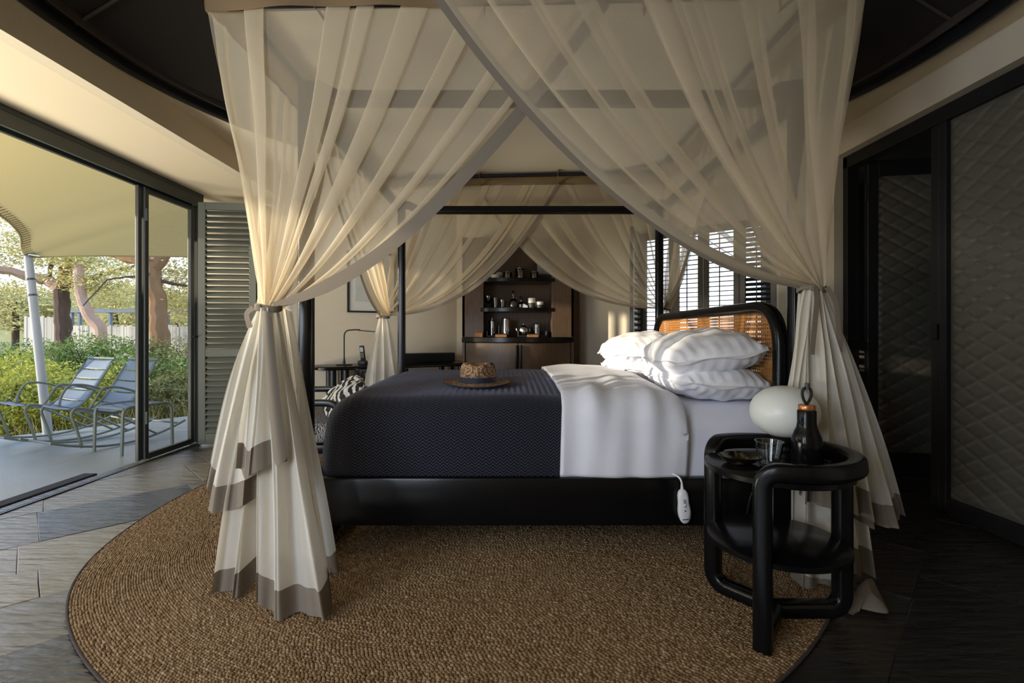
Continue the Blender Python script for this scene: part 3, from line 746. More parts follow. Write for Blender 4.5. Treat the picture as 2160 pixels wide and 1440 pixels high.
# ---- hat
def hat():
    c = V(-.165, 2.72, .768)
    root = thing('straw_hat', 'brown straw fedora with a navy ribbon lying on the dark blanket', 'hat', tuple(c))
    hm, t, b = nodes('woven_straw'); vec = coords(t)
    ck = t.nodes.new('ShaderNodeTexVoronoi'); ck.inputs['Scale'].default_value = 95; t.links.new(vec, ck.inputs[0])
    rp = t.nodes.new('ShaderNodeValToRGB'); rp.color_ramp.elements[0].color = (.46,.29,.15,1); rp.color_ramp.elements[1].color = (.10,.055,.03,1)
    rp.color_ramp.elements[0].position = .25; rp.color_ramp.elements[1].position = .62
    t.links.new(ck.outputs['Distance'], rp.inputs[0]); t.links.new(rp.outputs[0], b.inputs['Base Color']); b.inputs['Roughness'].default_value = .8
    bp = t.nodes.new('ShaderNodeBump'); bp.inputs['Strength'].default_value = .5; bp.inputs['Distance'].default_value = .003; bp.invert = True
    t.links.new(ck.outputs['Distance'], bp.inputs['Height']); t.links.new(bp.outputs[0], b.inputs['Normal'])
    seg = 48; prof = [(1.0,.012),(.985,.030),(.96,.06),(.93,.088),(.88,.106),(.78,.116),(.55,.112),(.28,.103),(.0,.098)]
    A = np.zeros((len(prof),seg+1,3))
    for i, (r, z) in enumerate(prof):
        for k in range(seg+1):
            a = 2*PI*k/seg; x = .104*r*math.cos(a); y = .122*r*math.sin(a)
            f = max(0, (z-.05)/.066)
            pinch = math.exp(-((abs(math.cos(a))-.80)/.22)**2)*(1 if math.sin(a) < 0 else 0)
            x *= 1-.16*f*pinch*.8; y *= 1-.20*f*pinch
            zz = z-.012*f*math.exp(-((x)/.03)**2)*(1-.4*(y > 0))-.010*f*pinch
            A[i,k] = (c.x+x, c.y+y, c.z+zz)
    MB().grid(A).build('crown', hm, root, smooth='all')
    A = np.zeros((8,seg+1,3))
    for i in range(8):
        for k in range(seg+1):
            a = 2*PI*k/seg; t_ = i/7; x = (.104+.085*t_)*math.cos(a); y = (.122+.072*t_)*math.sin(a)
            z = .012-.010*math.sin(t_*PI*.6)+.014*t_*t_*abs(math.cos(a))**2-.004*t_*(math.sin(a) < 0)
            A[i,k] = (c.x+x, c.y+y, c.z+z)
    MB().grid(A).build('brim', hm, root, smooth='all', solid=.004)
    rb = mat('navy_ribbon',(.015,.018,.035),.7)
    A = np.zeros((3,seg+1,3))
    for i, z in enumerate((.010,.026,.042)):
        for k in range(seg+1):
            a = 2*PI*k/seg; A[i,k] = (c.x+.1075*math.cos(a)*(1-.01*i), c.y+.1255*math.sin(a)*(1-.01*i), c.z+z)
    MB().grid(A).build('ribbon', rb, root, smooth='all')
    MB().tube([(c.x+.190*math.cos(2*PI*k/60), c.y+.195*math.sin(2*PI*k/60), c.z+.012-.0095+.014*abs(math.cos(2*PI*k/60))**2-.004*(math.sin(2*PI*k/60)<0)) for k in range(60)], .003, 6, closed=True).build('brim_binding', rb, root, smooth=True)
hat()

# ---- blanket heater control hanging over the rail
def control():
    c = P(1442,1067,2.205)
    root = thing('blanket_control', 'white hand control with slide switch hanging by its cord over the black bed rail', 'remote', tuple(c))
    prof = [(-.036,.018),(-.040,.026),(0,.031)]
    n = 28; out = []
    for k in range(n):
        a = 2*PI*k/n; z = .078*math.sin(a); x = (.030-.006*math.exp(-((z-.02)/.03)**2))*math.copysign(abs(math.cos(a))**.7, math.cos(a)); out.append((x,z))
    R = Matrix.Rotation(math.radians(-5),3,'Y')
    m = MB(); rings = []
    for (s, y) in ((.90,.012),(1,.006),(1,-.006),(.93,-.013),(.6,-.0165),(.0,-.018)):
        rings.append([c+R@Vector((x*s,y,z*s)) for x,z in out])
    A = np.array([[tuple(p) for p in r+[r[0]]] for r in rings]); m.grid(A)
    m.build('body', M['white_plastic'], root, smooth='all')
    at = lambda x, z, y=-.0175: c+R@Vector((x,y,z))
    MB().rbox(at(0,.018),(.012,.006,.036),.004,2,R).build('slider_slot', M['grey_plastic'], root)
    MB().rbox(at(0,.012,-.021),(.011,.006,.012),.003,2,R).build('slide_switch', M['white_plastic'], root)
    MB().cyl(at(0,-.016,-.016),at(0,-.016,-.020),.003,seg=8).build('indicator', M['black_paint'], root)
    for i, (dx, wl) in enumerate(((-.012,.006),(-.004,.005),(.004,.007),(.011,.004))):
        MB().rbox(at(dx,-.056,-.0160),(wl,.0015,.005),.0005,1,R).build('printed_mark', M['black_paint'], root)
    top = at(0,.078,0)
    MB().cyl(top+V(0,0,-.004), top+V(-.001,0,.022), .008, .005, seg=10).build('strain_relief', M['white_plastic'], root, smooth=True)
    MB().tube(bez(top+V(-.001,0,.02), top+V(-.002,0,.06), V(.760,2.245,.400), 10), .0045, 8).build('cord', M['white_plastic'], root, smooth=True)
control()
# ================================================================== mosquito net: rods, roof, four tied corner curtains
NL, NR, NY0, NY1 = -1.25, 1.47, 2.0, 4.52
def ztilt(x): return .018*(x-.1)
rod = thing('net_rod_frame', 'black rod frame hanging above the bed that carries the net', 'rod frame', (.1,3.25,2.5))
rx0, rx1, ry0, ry1 = -1.16, 1.345, 2.10, 4.42
def rp_(x, y): return V(x, y, 2.495+ztilt(x)*1.3)
for a, b in (((rx0-.05,ry0),(rx1+.05,ry0)),((rx0-.05,ry1),(rx1+.05,ry1)),((rx0,ry0-.05),(rx0,ry1+.05)),((rx1,ry0-.05),(rx1,ry1+.05))):
    MB().tube([rp_(*a), rp_(*b)], .018, 12).build('rod', M['black_metal'], rod, smooth=True)
for x in (rx0, rx1):
    for y in (ry0, ry1):
        MB().tube([rp_(x,y), V(x*.9,y+(-.1 if y > 3 else .1), 2.9)], .004, 6).build('hanging_cord', M['tent_band'], rod)
net = thing('net_roof', 'cream cotton top of the bed net with a brown border, tied to the rods', 'bed net', (.1,3.25,2.5))
n = 30; A = np.zeros((n+1,n+1,3))
for i in range(n+1):
    for j in range(n+1):
        x = NL+(NR-NL)*i/n; y = NY0+(NY1-NY0)*j/n
        A[i,j] = (x, y, 2.535+ztilt(x)+.02*math.sin(PI*i/n)*math.sin(PI*j/n)+.004*math.sin(9*x)*math.sin(7*y))
MB().grid(A).build('top_panel', M['roof_cloth'], net, smooth='all')
def border(p, q, bump=0):
    p = Vector(p); q = Vector(q); n = 60; A = np.zeros((n+1,6,3)); d = (q-p).normalized(); nr = V(-d.y,d.x,0)
    for i in range(n+1):
        c = p+(q-p)*i/n; t = i/n
        b = bump*math.exp(-((t-.48)/.13)**2)+.006*math.sin(16*t+p.x)
        for j in range(6):
            z = 2.415+.13*j/5+ztilt(c.x)+b
            o = c+nr*(.008*math.sin(40*t+j*.5)*(1-j/5))
            A[i,j] = (o.x, o.y, z)
    return MB().grid(A).build('border', M['valance'], net, smooth='all')
border((NL,NY0,0),(NR,NY0,0)); border((NL,NY1,0),(NR,NY1,0),.045); border((NL,NY0,0),(NL,NY1,0)); border((NR,NY0,0),(NR,NY1,0))
for y, xs_ in ((NY1,(-.9,-.25,.46,1.1)),(NY0,(-.8,-.1,.6,1.2))):
    for x in xs_:
        yr = ry1 if y > 3 else ry0; z = 2.495+ztilt(x)*1.3; s = 1 if y > 3 else -1
        MB().sweep([(x,y-.004*s,2.43+ztilt(x)),(x,yr-.026*s,z-.05),(x,yr-.026*s,z+.026),(x,yr+.02*s,z+.03),(x,y-.004*s,2.54)], sq(.022,.003,.001,1), up=(1,0,0)).build('tie_loop', M['valance'], net)

def pleats(u, npl, k, ph):
    a = 2*PI*npl*(u+.035*math.sin(5.1*u+ph)+.02*math.sin(11*u+2*ph))
    return u-(k/(2*PI*npl))*math.sin(a), math.cos(a)+.35*math.cos(2.3*a+ph)
_fold = {}
def folds(u, npl, k, ph):
    # irregular overlapping folds: random widths, each with its own overlap and depth
    key = (npl, k, ph)
    if key not in _fold:
        r = random.Random(int(ph*977+npl*31)); w_ = [r.uniform(.5,1.7) for _ in range(npl)]; c = [0]
        for q in w_: c.append(c[-1]+q/sum(w_))
        _fold[key] = (c, [k*r.uniform(.7,1.5) for _ in range(npl)], [r.uniform(.5,1.3) for _ in range(npl)]); _fold[key][1][0] = .9; _fold[key][1][-1] = .9
    c, ks, ds = _fold[key]; u = min(max(u,0),1-1e-9)
    i = max(j for j in range(npl) if c[j] <= u); W = c[i+1]-c[i]; f = (u-c[i])/W
    return u-(ks[i]*W/(2*PI))*math.sin(2*PI*f), ds[i]*math.cos(2*PI*f)-ds[i]+.25*math.sin(5*PI*u+ph)
def panel(root, name, T0, T1, K, cf, npl=8, k=1.25, amp=.030, ph=0, N=320, Mv=44, rk=.035, sag=0, mt=None, hemw=.055, hem_side=1):
    """hanging half-curtain: top edge T0 (corner) -> T1 (free edge), gathered at K; cf = control fractions of the free edge"""
    T0, T1, K = Vector(T0), Vector(T1), Vector(K); d = (T1-T0).normalized(); nr = V(d.y,-d.x,0)
    A = np.zeros((N+1, Mv+1, 3))
    for i in range(N+1):
        u = i/N; us, dep = folds(u, npl, k, ph)
        T = T0+(T1-T0)*us
        w_ = max(0,min(1,us))
        fx = .5+(cf[0]-.5)*w_; fz = .5+(cf[1]-.5)*w_**1.1
        Kp = K+d*(rk*(us-.5)*1.3)+nr*(rk*.7*dep)+V(0,0,.012*math.sin(7*u+ph))
        C = Vector((K.x+(T.x-K.x)*fx, K.y+(T.y-K.y)*fx, K.z+(T.z-K.z)*fz))
        for j in range(Mv+1):
            t = j/Mv; p = T*(1-t)**2+C*2*t*(1-t)+Kp*t*t
            am = amp*(.55+1.1*t)*(1-t)**.55
            p = p+nr*(dep*am+.012*math.sin(3*t*PI+4*u+ph)*(1-t))
            A[i,j] = tuple(p)
    MB().grid(A).build(name, mt or M['sheer'], root, smooth='all')
    # hem along the free edge
    E = A[N]; G = np.zeros((Mv+1,4,3))
    for j in range(Mv+1):
        a = E[max(j-1,0)]; b = E[min(j+1,Mv)]; tg = Vector(b-a).normalized()
        side = tg.cross(nr).normalized()
        if side.dot(T0-T1) < 0 and abs(side.dot(d)) > .05: side = -side
        if side.z < 0 and abs(tg.dot(d)) > .7: side = -side
        wj = hemw*(1 if j < Mv*.8 else max(.35, 1-(j-Mv*.8)/(Mv*.2)*.65))
        for q in range(4):
            s = (q/3-.25)*wj
            p = Vector(E[j])+side*s+nr*(.008*hem_side)
            G[j,q] = tuple(p)
    MB().grid(G).build('hem', M['hem'], root, smooth='all')
    return A
def tail(root, K, pts, npl=3, k=.9, amp=.03, ph=0, hem=.10, spread=.03, kx=.55, N=70, Mv=36, top=(-1,1), mt=None, nr=(0,-1,0), dk=0, name='tail'):
    """cloth falling from the tie K to the bottom edge pts (world points left -> right); lowest part is the hem"""
    K = Vector(K); nr = Vector(nr); pts = [Vector(p) for p in pts]
    L = [0]
    for a, b in zip(pts[:-1], pts[1:]): L.append(L[-1]+(b-a).length)
    def at(s):
        s = min(max(s,0),1)*L[-1]
        for i in range(len(pts)-1):
            if s <= L[i+1]+1e-9:
                f = (s-L[i])/max(L[i+1]-L[i],1e-9); return pts[i].lerp(pts[i+1], f)
        return pts[-1]
    side = (pts[-1]-pts[0]); side.z = 0; side.normalize()
    A = np.zeros((N+1,Mv+1,3)); dist = np.zeros((N+1,Mv+1))
    for i in range(N+1):
        u = i/N; us, dep = pleats(u, npl, k, ph)
        B = at(us); Kp = K+side*spread*(top[0]+(top[1]-top[0])*u)+nr*(dk+.012*dep)
        C = Vector((Kp.x+(B.x-Kp.x)*kx, Kp.y+(B.y-Kp.y)*kx, Kp.z+(B.z-Kp.z)*.42))
        for j in range(Mv+1):
            t = j/Mv; p = Kp*(1-t)**2+C*2*t*(1-t)+B*t*t
            p = p+nr*(dep*amp*(.15+t)**.8*min(1,(t+.02)*3))+side*(.006*math.sin(6*t+9*u+ph))
            p.z = max(p.z, .018)
            A[i,j] = tuple(p)
        dist[i] = 1
    lm = np.linalg.norm(A[:,-1]-A[:,0],axis=1).mean(); jh = max(1, int(round(Mv*(1-hem/lm*.85))))
    MB().grid(A[:,:jh+1]).build(name, mt or M['sheer_tail'], root, smooth='all')
    if hem > 0: MB().grid(A[:,jh:]).build('hem', M['hem'], root, smooth='all')
def tie(root, K, r, ends):
    K = Vector(K); n = 28
    ring = [K+V(r*1.15*math.cos(2*PI*i/n), r*.9*math.sin(2*PI*i/n), .006*math.sin(2*2*PI*i/n)) for i in range(n)]
    MB().sweep(ring, sq(.010,.026,.004,2), closed=True, up=(0,0,1)).build('tie', M['hem'], root, smooth=True)
    MB().rbox(K+V(-.02,-r*.95,.0),(.03,.018,.026),.008).build('knot', M['hem'], root, smooth=True)
    for pts in ends:
        MB().sweep(rpath(pts,.03,4), sq(.022,.003,.001,1), up=(0,1,0)).build('tie_end', M['hem'], root)

ZV = 2.425
zt = lambda x: ZV+ztilt(x)
# --- near left corner
K1 = P(566,650,1.98)
c1 = thing('bed_curtain', 'cream sheer curtain tied at the foot corner nearest the viewer, beside the terrace door', 'curtain', tuple(K1), 'sheer bed net curtains')
panel(c1, 'front_drape', (NL,NY0+.02,zt(NL)), (.42,NY0+.02,zt(.4)), K1, (.40,.06), 8, 2.5, .014, .3)
panel(c1, 'side_drape', (NL,NY0+.02,zt(NL)), (NL+.01,3.35,zt(NL)), K1+V(.0,.03,.01), (.42,.10), 7, 2.1, .014, 1.7)
tail(c1, K1, [P(452,1262,1.93),P(505,1266,1.90),P(548,1212,1.95)], 2, .5, .022, .4, .11, .03, .5, top=(-.9,.2), dk=-.02)
tail(c1, K1, [P(540,1270,1.80),P(556,1300,1.77),P(612,1312,1.755),P(690,1306,1.77),P(697,1252,1.86)], 3, .55, .026, 1.2, .115, .04, .5, top=(-.2,1.1), dk=.01)
tail(c1, K1, [P(437,1020,2.02),P(440,1074,1.96),P(478,1082,1.92),P(560,1040,1.90),P(566,1022,1.93)], 3, .6, .022, 2.1, .105, .035, .62, top=(-1.1,.1), dk=.025)
tail(c1, K1, [P(505,985,1.90),P(508,1014,1.86),P(552,990,1.82),P(607,970,1.86)], 2, .5, .018, .2, .10, .02, .5, top=(-.3,.8), dk=.04)
Lp = [(552,656,1.90),(558,760,1.875),(563,830,1.86),(573,925,1.84),(580,985,1.83)]; Rp_ = [(574,656,1.90),(582,760,1.87),(592,850,1.855),(602,925,1.84),(608,968,1.835)]
A = np.zeros((5,5,3))
for i in range(5):
    for j in range(5):
        q = P(*Lp[i]).lerp(P(*Rp_[i]), j/4); A[i,j] = (q.x, q.y-.012*math.sin(PI*j/4), q.z)
MB().grid(A).build('hem', M['hem'], c1, smooth='all', subsurf=1)
tail(c1, K1+V(.01,.06,0), [P(575,1228,2.12),P(640,1236,2.08),P(698,1234,2.06),P(714,1214,2.10)], 3, .5, .018, 0, .1, .04, .5, top=(-.8,1.0), dk=-.04)
tie(c1, K1, .043, [[K1+V(-.045,-.03,0),K1+V(-.075,-.03,-.02),K1+V(-.06,-.03,-.08)]])
# --- near right corner
K2 = P(1712,608,2.0)
c2 = thing('bed_curtain', 'cream sheer curtain tied at the headboard corner nearest the viewer, behind the nightstand', 'curtain', tuple(K2), 'sheer bed net curtains')
panel(c2, 'front_drape', (NR,NY0-.03,zt(NR)), (-.29,NY0-.03,zt(-.29)), K2, (.49,.075), 10, 2.5, .014, 2.3, hem_side=-1)
panel(c2, 'side_drape', (NR,NY0,zt(NR)), (NR-.01,3.3,zt(NR)), K2+V(0,.03,.01), (.42,.10), 7, 2.1, .014, .9, hem_side=-1)
tail(c2, K2, [P(1664,1180,2.06),P(1690,1270,1.98),P(1745,1300,1.95),P(1775,1285,1.96)], 2, .5, .03, .9, .13, .035, .42, top=(-1.1,0), dk=-.02)
tail(c2, K2, [P(1700,1190,2.02),P(1770,1205,2.0),P(1846,1214,1.985)], 3, .5, .02, 1.9, .12, .03, .55, top=(-.5,.4), dk=.0)
tail(c2, K2, [P(1788,1085,1.96),P(1828,1110,1.95),P(1870,1112,1.97),P(1903,1102,2.0),P(1900,1085,2.02)], 3, .55, .026, .5, .11, .035, .55, top=(-.2,1.3), dk=.012)
tail(c2, K2, [P(1690,1060,1.95),P(1765,1072,1.92),P(1845,1098,1.91)], 3, .5, .022, 2.6, .11, .03, .5, top=(-.9,.6), dk=.03)
tail(c2, K2, [P(1650,905,2.0),P(1672,1010,1.98),P(1700,1050,1.97),P(1735,1060,1.96)], 3, .5, .022, 3.6, .09, .03, .62, top=(-1.2,.0), dk=.022)
bmx = MB()                                             # end of the hem resting on the floor
Q = [P(1790,1262,1.86),P(1832,1205,1.98),P(1845,1225,1.96),P(1862,1270,1.88),P(1882,1314,1.78),P(1870,1316,1.775),P(1830,1300,1.80),P(1795,1285,1.83)]
A = np.zeros((2,8,3))
ctr = V(*[sum(q[i] for q in Q)/8 for i in range(3)])+V(0,0,.05)
m = MB(); m.add([ctr]+[V(q.x,q.y,max(q.z,.016)) for q in Q], [(0,i+1,(i+1)%8+1) for i in range(8)])
m.build('hem', M['hem'], c2, smooth=True, subsurf=1, solid=.006)
m = MB(); Q2 = [P(1785,1268,1.86),P(1822,1285,1.83),P(1813,1300,1.80),P(1800,1316,1.78),P(1790,1310,1.79)]
m.add([V(q.x,q.y,max(q.z,.016)+(.03 if i < 2 else .0)) for i, q in enumerate(Q2)], [(0,1,2,3,4)]); m.build('hem', M['hem'], c2, solid=.006)
tie(c2, K2, .046, [[K2+V(-.02,-.055,0),K2+V(-.025,-.075,-.05),K2+V(-.05,-.08,-.27)],[K2+V(.03,-.05,0),K2+V(.055,-.07,-.06),K2+V(.075,-.06,-.26)]])
# --- far left corner
K3 = P(808,668,4.42)
c3 = thing('bed_curtain', 'cream sheer curtain tied at the far foot corner, in front of the desk', 'curtain', tuple(K3), 'sheer bed net curtains')
panel(c3, 'back_drape', (NL,NY1-.05,zt(NL)), (.478,NY1-.05,zt(.47)), K3, (.60,.0), 11, 2.2, .016, .8, hemw=.03)
panel(c3, 'side_drape', (NL,NY1-.03,zt(NL)), (NL+.01,3.22,zt(NL)), K3+V(0,-.03,.01), (.45,.12), 7, 1.6, .018, 2.7)
tail(c3, K3, [P(752,930,4.40),P(790,944,4.36),P(850,944,4.36),P(880,935,4.42)], 4, .9, .03, 1.0, .12, .04, .6)
tie(c3, K3, .050, [])
# --- far right corner
K4 = P(1400,652,4.42)
c4 = thing('bed_curtain', 'cream sheer curtain tied at the far headboard corner, in front of the louvred window', 'curtain', tuple(K4), 'sheer bed net curtains')
panel(c4, 'back_drape', (NR,NY1,zt(NR)), (-.265,NY1,zt(-.26)), K4, (.64,.0), 11, 2.2, .016, 1.6, hemw=.03)
panel(c4, 'side_drape', (NR,NY1-.03,zt(NR)), (NR-.01,3.22,zt(NR)), K4+V(0,-.03,.01), (.42,.12), 7, 1.6, .018, .2)
tail(c4, K4, [P(1352,930,4.42),P(1400,944,4.36),P(1450,940,4.40)], 4, .9, .03, 2.0, .12, .04, .6)
tie(c4, K4, .050, [])
# ================================================================== nightstand
def nightstand():
    cx, cy, R = .995, 1.79, .245
    root = thing('nightstand', 'round black three-legged nightstand with a wraparound rail and lower shelf, beside the bed', 'nightstand', (cx,cy,0))
    prof = sq(.058,.060,.016,3)
    at = lambda a, z, r=R: V(cx+r*math.cos(a), cy+r*math.sin(a), z)
    aL, aF, aR = math.radians(128), math.radians(-128), math.radians(0)
    zr, rc, zb = .600, .055, .032
    def leg_arc(a0, sgn, rev):
        out = []
        for i in range(9):
            t = i/8*PI/2; out.append(at(a0+sgn*(rc*(1-math.cos(t)))/R, zr-rc+rc*math.sin(t)))
        return out[::-1] if rev else out
    path = [at(aL, zb, R-rc*1.0)]
    path += [at(aL, zb+rc*(1-math.cos(t)), R-rc+rc*math.sin(t)) for t in [i/8*PI/2 for i in range(1,9)]]
    path += [at(aL, z) for z in (.2,.3,.4)]
    path += leg_arc(aL, -1, False)
    k = 40; a0, a1 = aL-rc/R, aF+rc/R
    path += [at(a0+(a1-a0)*i/k, zr) for i in range(1,k)]
    path += leg_arc(aF, 1, True)
    path += [at(aF, z) for z in (.4,.25,.1,.004)]
    bw = M['black_wood']
    MB().sweep(path, prof).build('rail_and_legs', bw, root, smooth=True)
    right = [at(aR,.585), at(aR,.4), at(aR,.2)]+[at(aR, zb+rc*(1-math.sin(t)), R-rc+rc*math.cos(t)) for t in [i/8*PI/2 for i in range(9)]]+[at(aR,zb,-.02)]
    MB().sweep(right, prof, up=(0,1,0)).build('leg', bw, root, smooth=True)
    MB().sweep([at(aL,zb,R-rc), at(aL,zb,-.01)], sq(.058,.058,.018,3), up=(0,0,1)).build('floor_bar', bw, root, smooth=True)
    MB().sweep([at(aF,zb,R-.01), at(aF,zb,-.01)], sq(.054,.056,.018,3), up=(0,0,1)).build('floor_bar', bw, root, smooth=True)
    for nm, z, r in (('tray_top',.556,.246),('lower_shelf',.285,.236)):
        MB().lathe([(0,z-.012),(r-.006,z-.012),(r,z-.008),(r,z+.008),(r-.006,z+.012),(0,z+.012)], (cx,cy,0), 64).build(nm, bw, root, smooth=True)
    zt_ = .568
    # lamp
    lx, ly = 1.105, 1.93
    lamp = thing('table_lamp', 'white egg-shaped glass globe lamp on a small black base on the nightstand', 'lamp', (lx,ly,zt_))
    gl = [(.125*math.sin(t)**.95, -.103*math.cos(t)) for t in [PI*i/24 for i in range(25)]]
    MB().lathe([(r, .738+z*(1 if z > 0 else .98)) for r, z in gl], (lx,ly,0), 48).build('globe', M['opal'], lamp, smooth=True)
    MB().lathe([(0,zt_),(.062,zt_),(.062,zt_+.012),(.024,zt_+.020),(.020,.60),(.050,.640),(.052,.650),(0,.650)], (lx,ly,0), 32).build('base', M['black_metal'], lamp, smooth=True)
    pts = rpath([(lx+.03,ly+.05,zt_+.006),(lx+.06,ly+.13,zt_+.004),(lx+.06,ly+.17,.47),(lx-.03,ly+.20,.36),(lx-.05,ly+.26,.06),(lx+.1,ly+.35,.012)],.06,5)
    MB().tube(pts, .004, 6).build('cord', M['black_paint'], lamp, smooth=True)
    # flask
    fx, fy = 1.062, 1.715
    fl = thing('carafe', 'tall black bottle with copper collar and loop stopper, in front of the globe lamp', 'bottle', (fx,fy,zt_))
    MB().lathe([(0,zt_),(.046,zt_),(.049,zt_+.006),(.049,.665),(.047,.683),(.040,.702),(.033,.718),(.0305,.735),(.0305,.775),(.028,.779),(0,.779)], (fx,fy,0), 40).build('body', mat('gloss_black_glaze',(.004,.004,.005),.14,var=.1,spec=.25), fl, smooth=True)
    MB().lathe([(0,.779),(.026,.779),(.0275,.782),(.0275,.794),(.025,.798),(0,.798)], (fx,fy,0), 32).build('collar', M['copper'], fl, smooth=True)
    lp = [V(fx+.0145*math.sin(t)*(1.05-.35*math.cos(t)), fy, .830-.028*math.cos(t)) for t in [2*PI*i/24 for i in range(24)]]
    MB().tube(lp, .0052, 8, closed=True).build('loop_handle', M['black_paint'], fl, smooth=True)
    MB().cyl((fx+.002,fy,.850),(fx+.002,fy,.874),.0085,.0085,12).build('stopper_tip', mat('dark_grey_rubber',(.05,.055,.06),.6), fl, smooth=True)
    # tumbler
    gx, gy = .945, 1.745
    tb = thing('tumbler', 'clear faceted water glass standing on the nightstand between the horn dish and the black bottle', 'glass', (gx,gy,zt_))
    n = 20
    def facet(pr):
        m = MB(); vs = []
        for (r, z, f) in pr:
            for k_ in range(n*2):
                a = 2*PI*k_/(n*2); q = r*(1-(.03*f if k_ % 2 else 0)); vs.append((gx+q*math.cos(a), gy+q*math.sin(a), z))
        N = n*2; fs = [(i*N+k_, i*N+(k_+1)%N, (i+1)*N+(k_+1)%N, (i+1)*N+k_) for i in range(len(pr)-1) for k_ in range(N)]
        fs.append(tuple(range(N))[::-1]); fs.append(tuple((len(pr)-1)*N+k_ for k_ in range(N)))
        return m.add(vs, fs)
    facet([(.031,zt_,1),(.035,zt_+.03,1),(.043,zt_+.062,.6),(.048,zt_+.094,0),(.045,zt_+.094,0),(.038,zt_+.06,0),(.030,zt_+.016,0)]).build('glass_body', M['crystal'], tb, smooth=True)
    # horn dish
    hx_, hy_ = .862, 1.795
    hm, t, b = nodes('polished_horn'); n1 = t.nodes.new('ShaderNodeTexNoise'); n1.inputs['Scale'].default_value = 22; n1.inputs['Distortion'].default_value = 1.5
    rp = t.nodes.new('ShaderNodeValToRGB'); e = rp.color_ramp.elements; e[0].position = .54; e[0].color = (.008,.006,.004,1); e[1].position = .72; e[1].color = (.16,.11,.05,1)
    t.links.new(coords(t), n1.inputs[0]); t.links.new(n1.outputs[0], rp.inputs[0]); t.links.new(rp.outputs[0], b.inputs['Base Color']); b.inputs['Roughness'].default_value = .15
    dsh = MB().lathe([(0,zt_),(.035,zt_),(.060,zt_+.012),(.076,zt_+.030),(.0735,zt_+.031),(.057,zt_+.016),(.033,zt_+.006),(0,zt_+.005)], (hx_,hy_,0), 40, 1.0, .85).build('dish', hm, None, smooth=True)
    tag(dsh, 'shallow dark polished horn dish on the nightstand, left of the tumbler', 'dish')
nightstand()

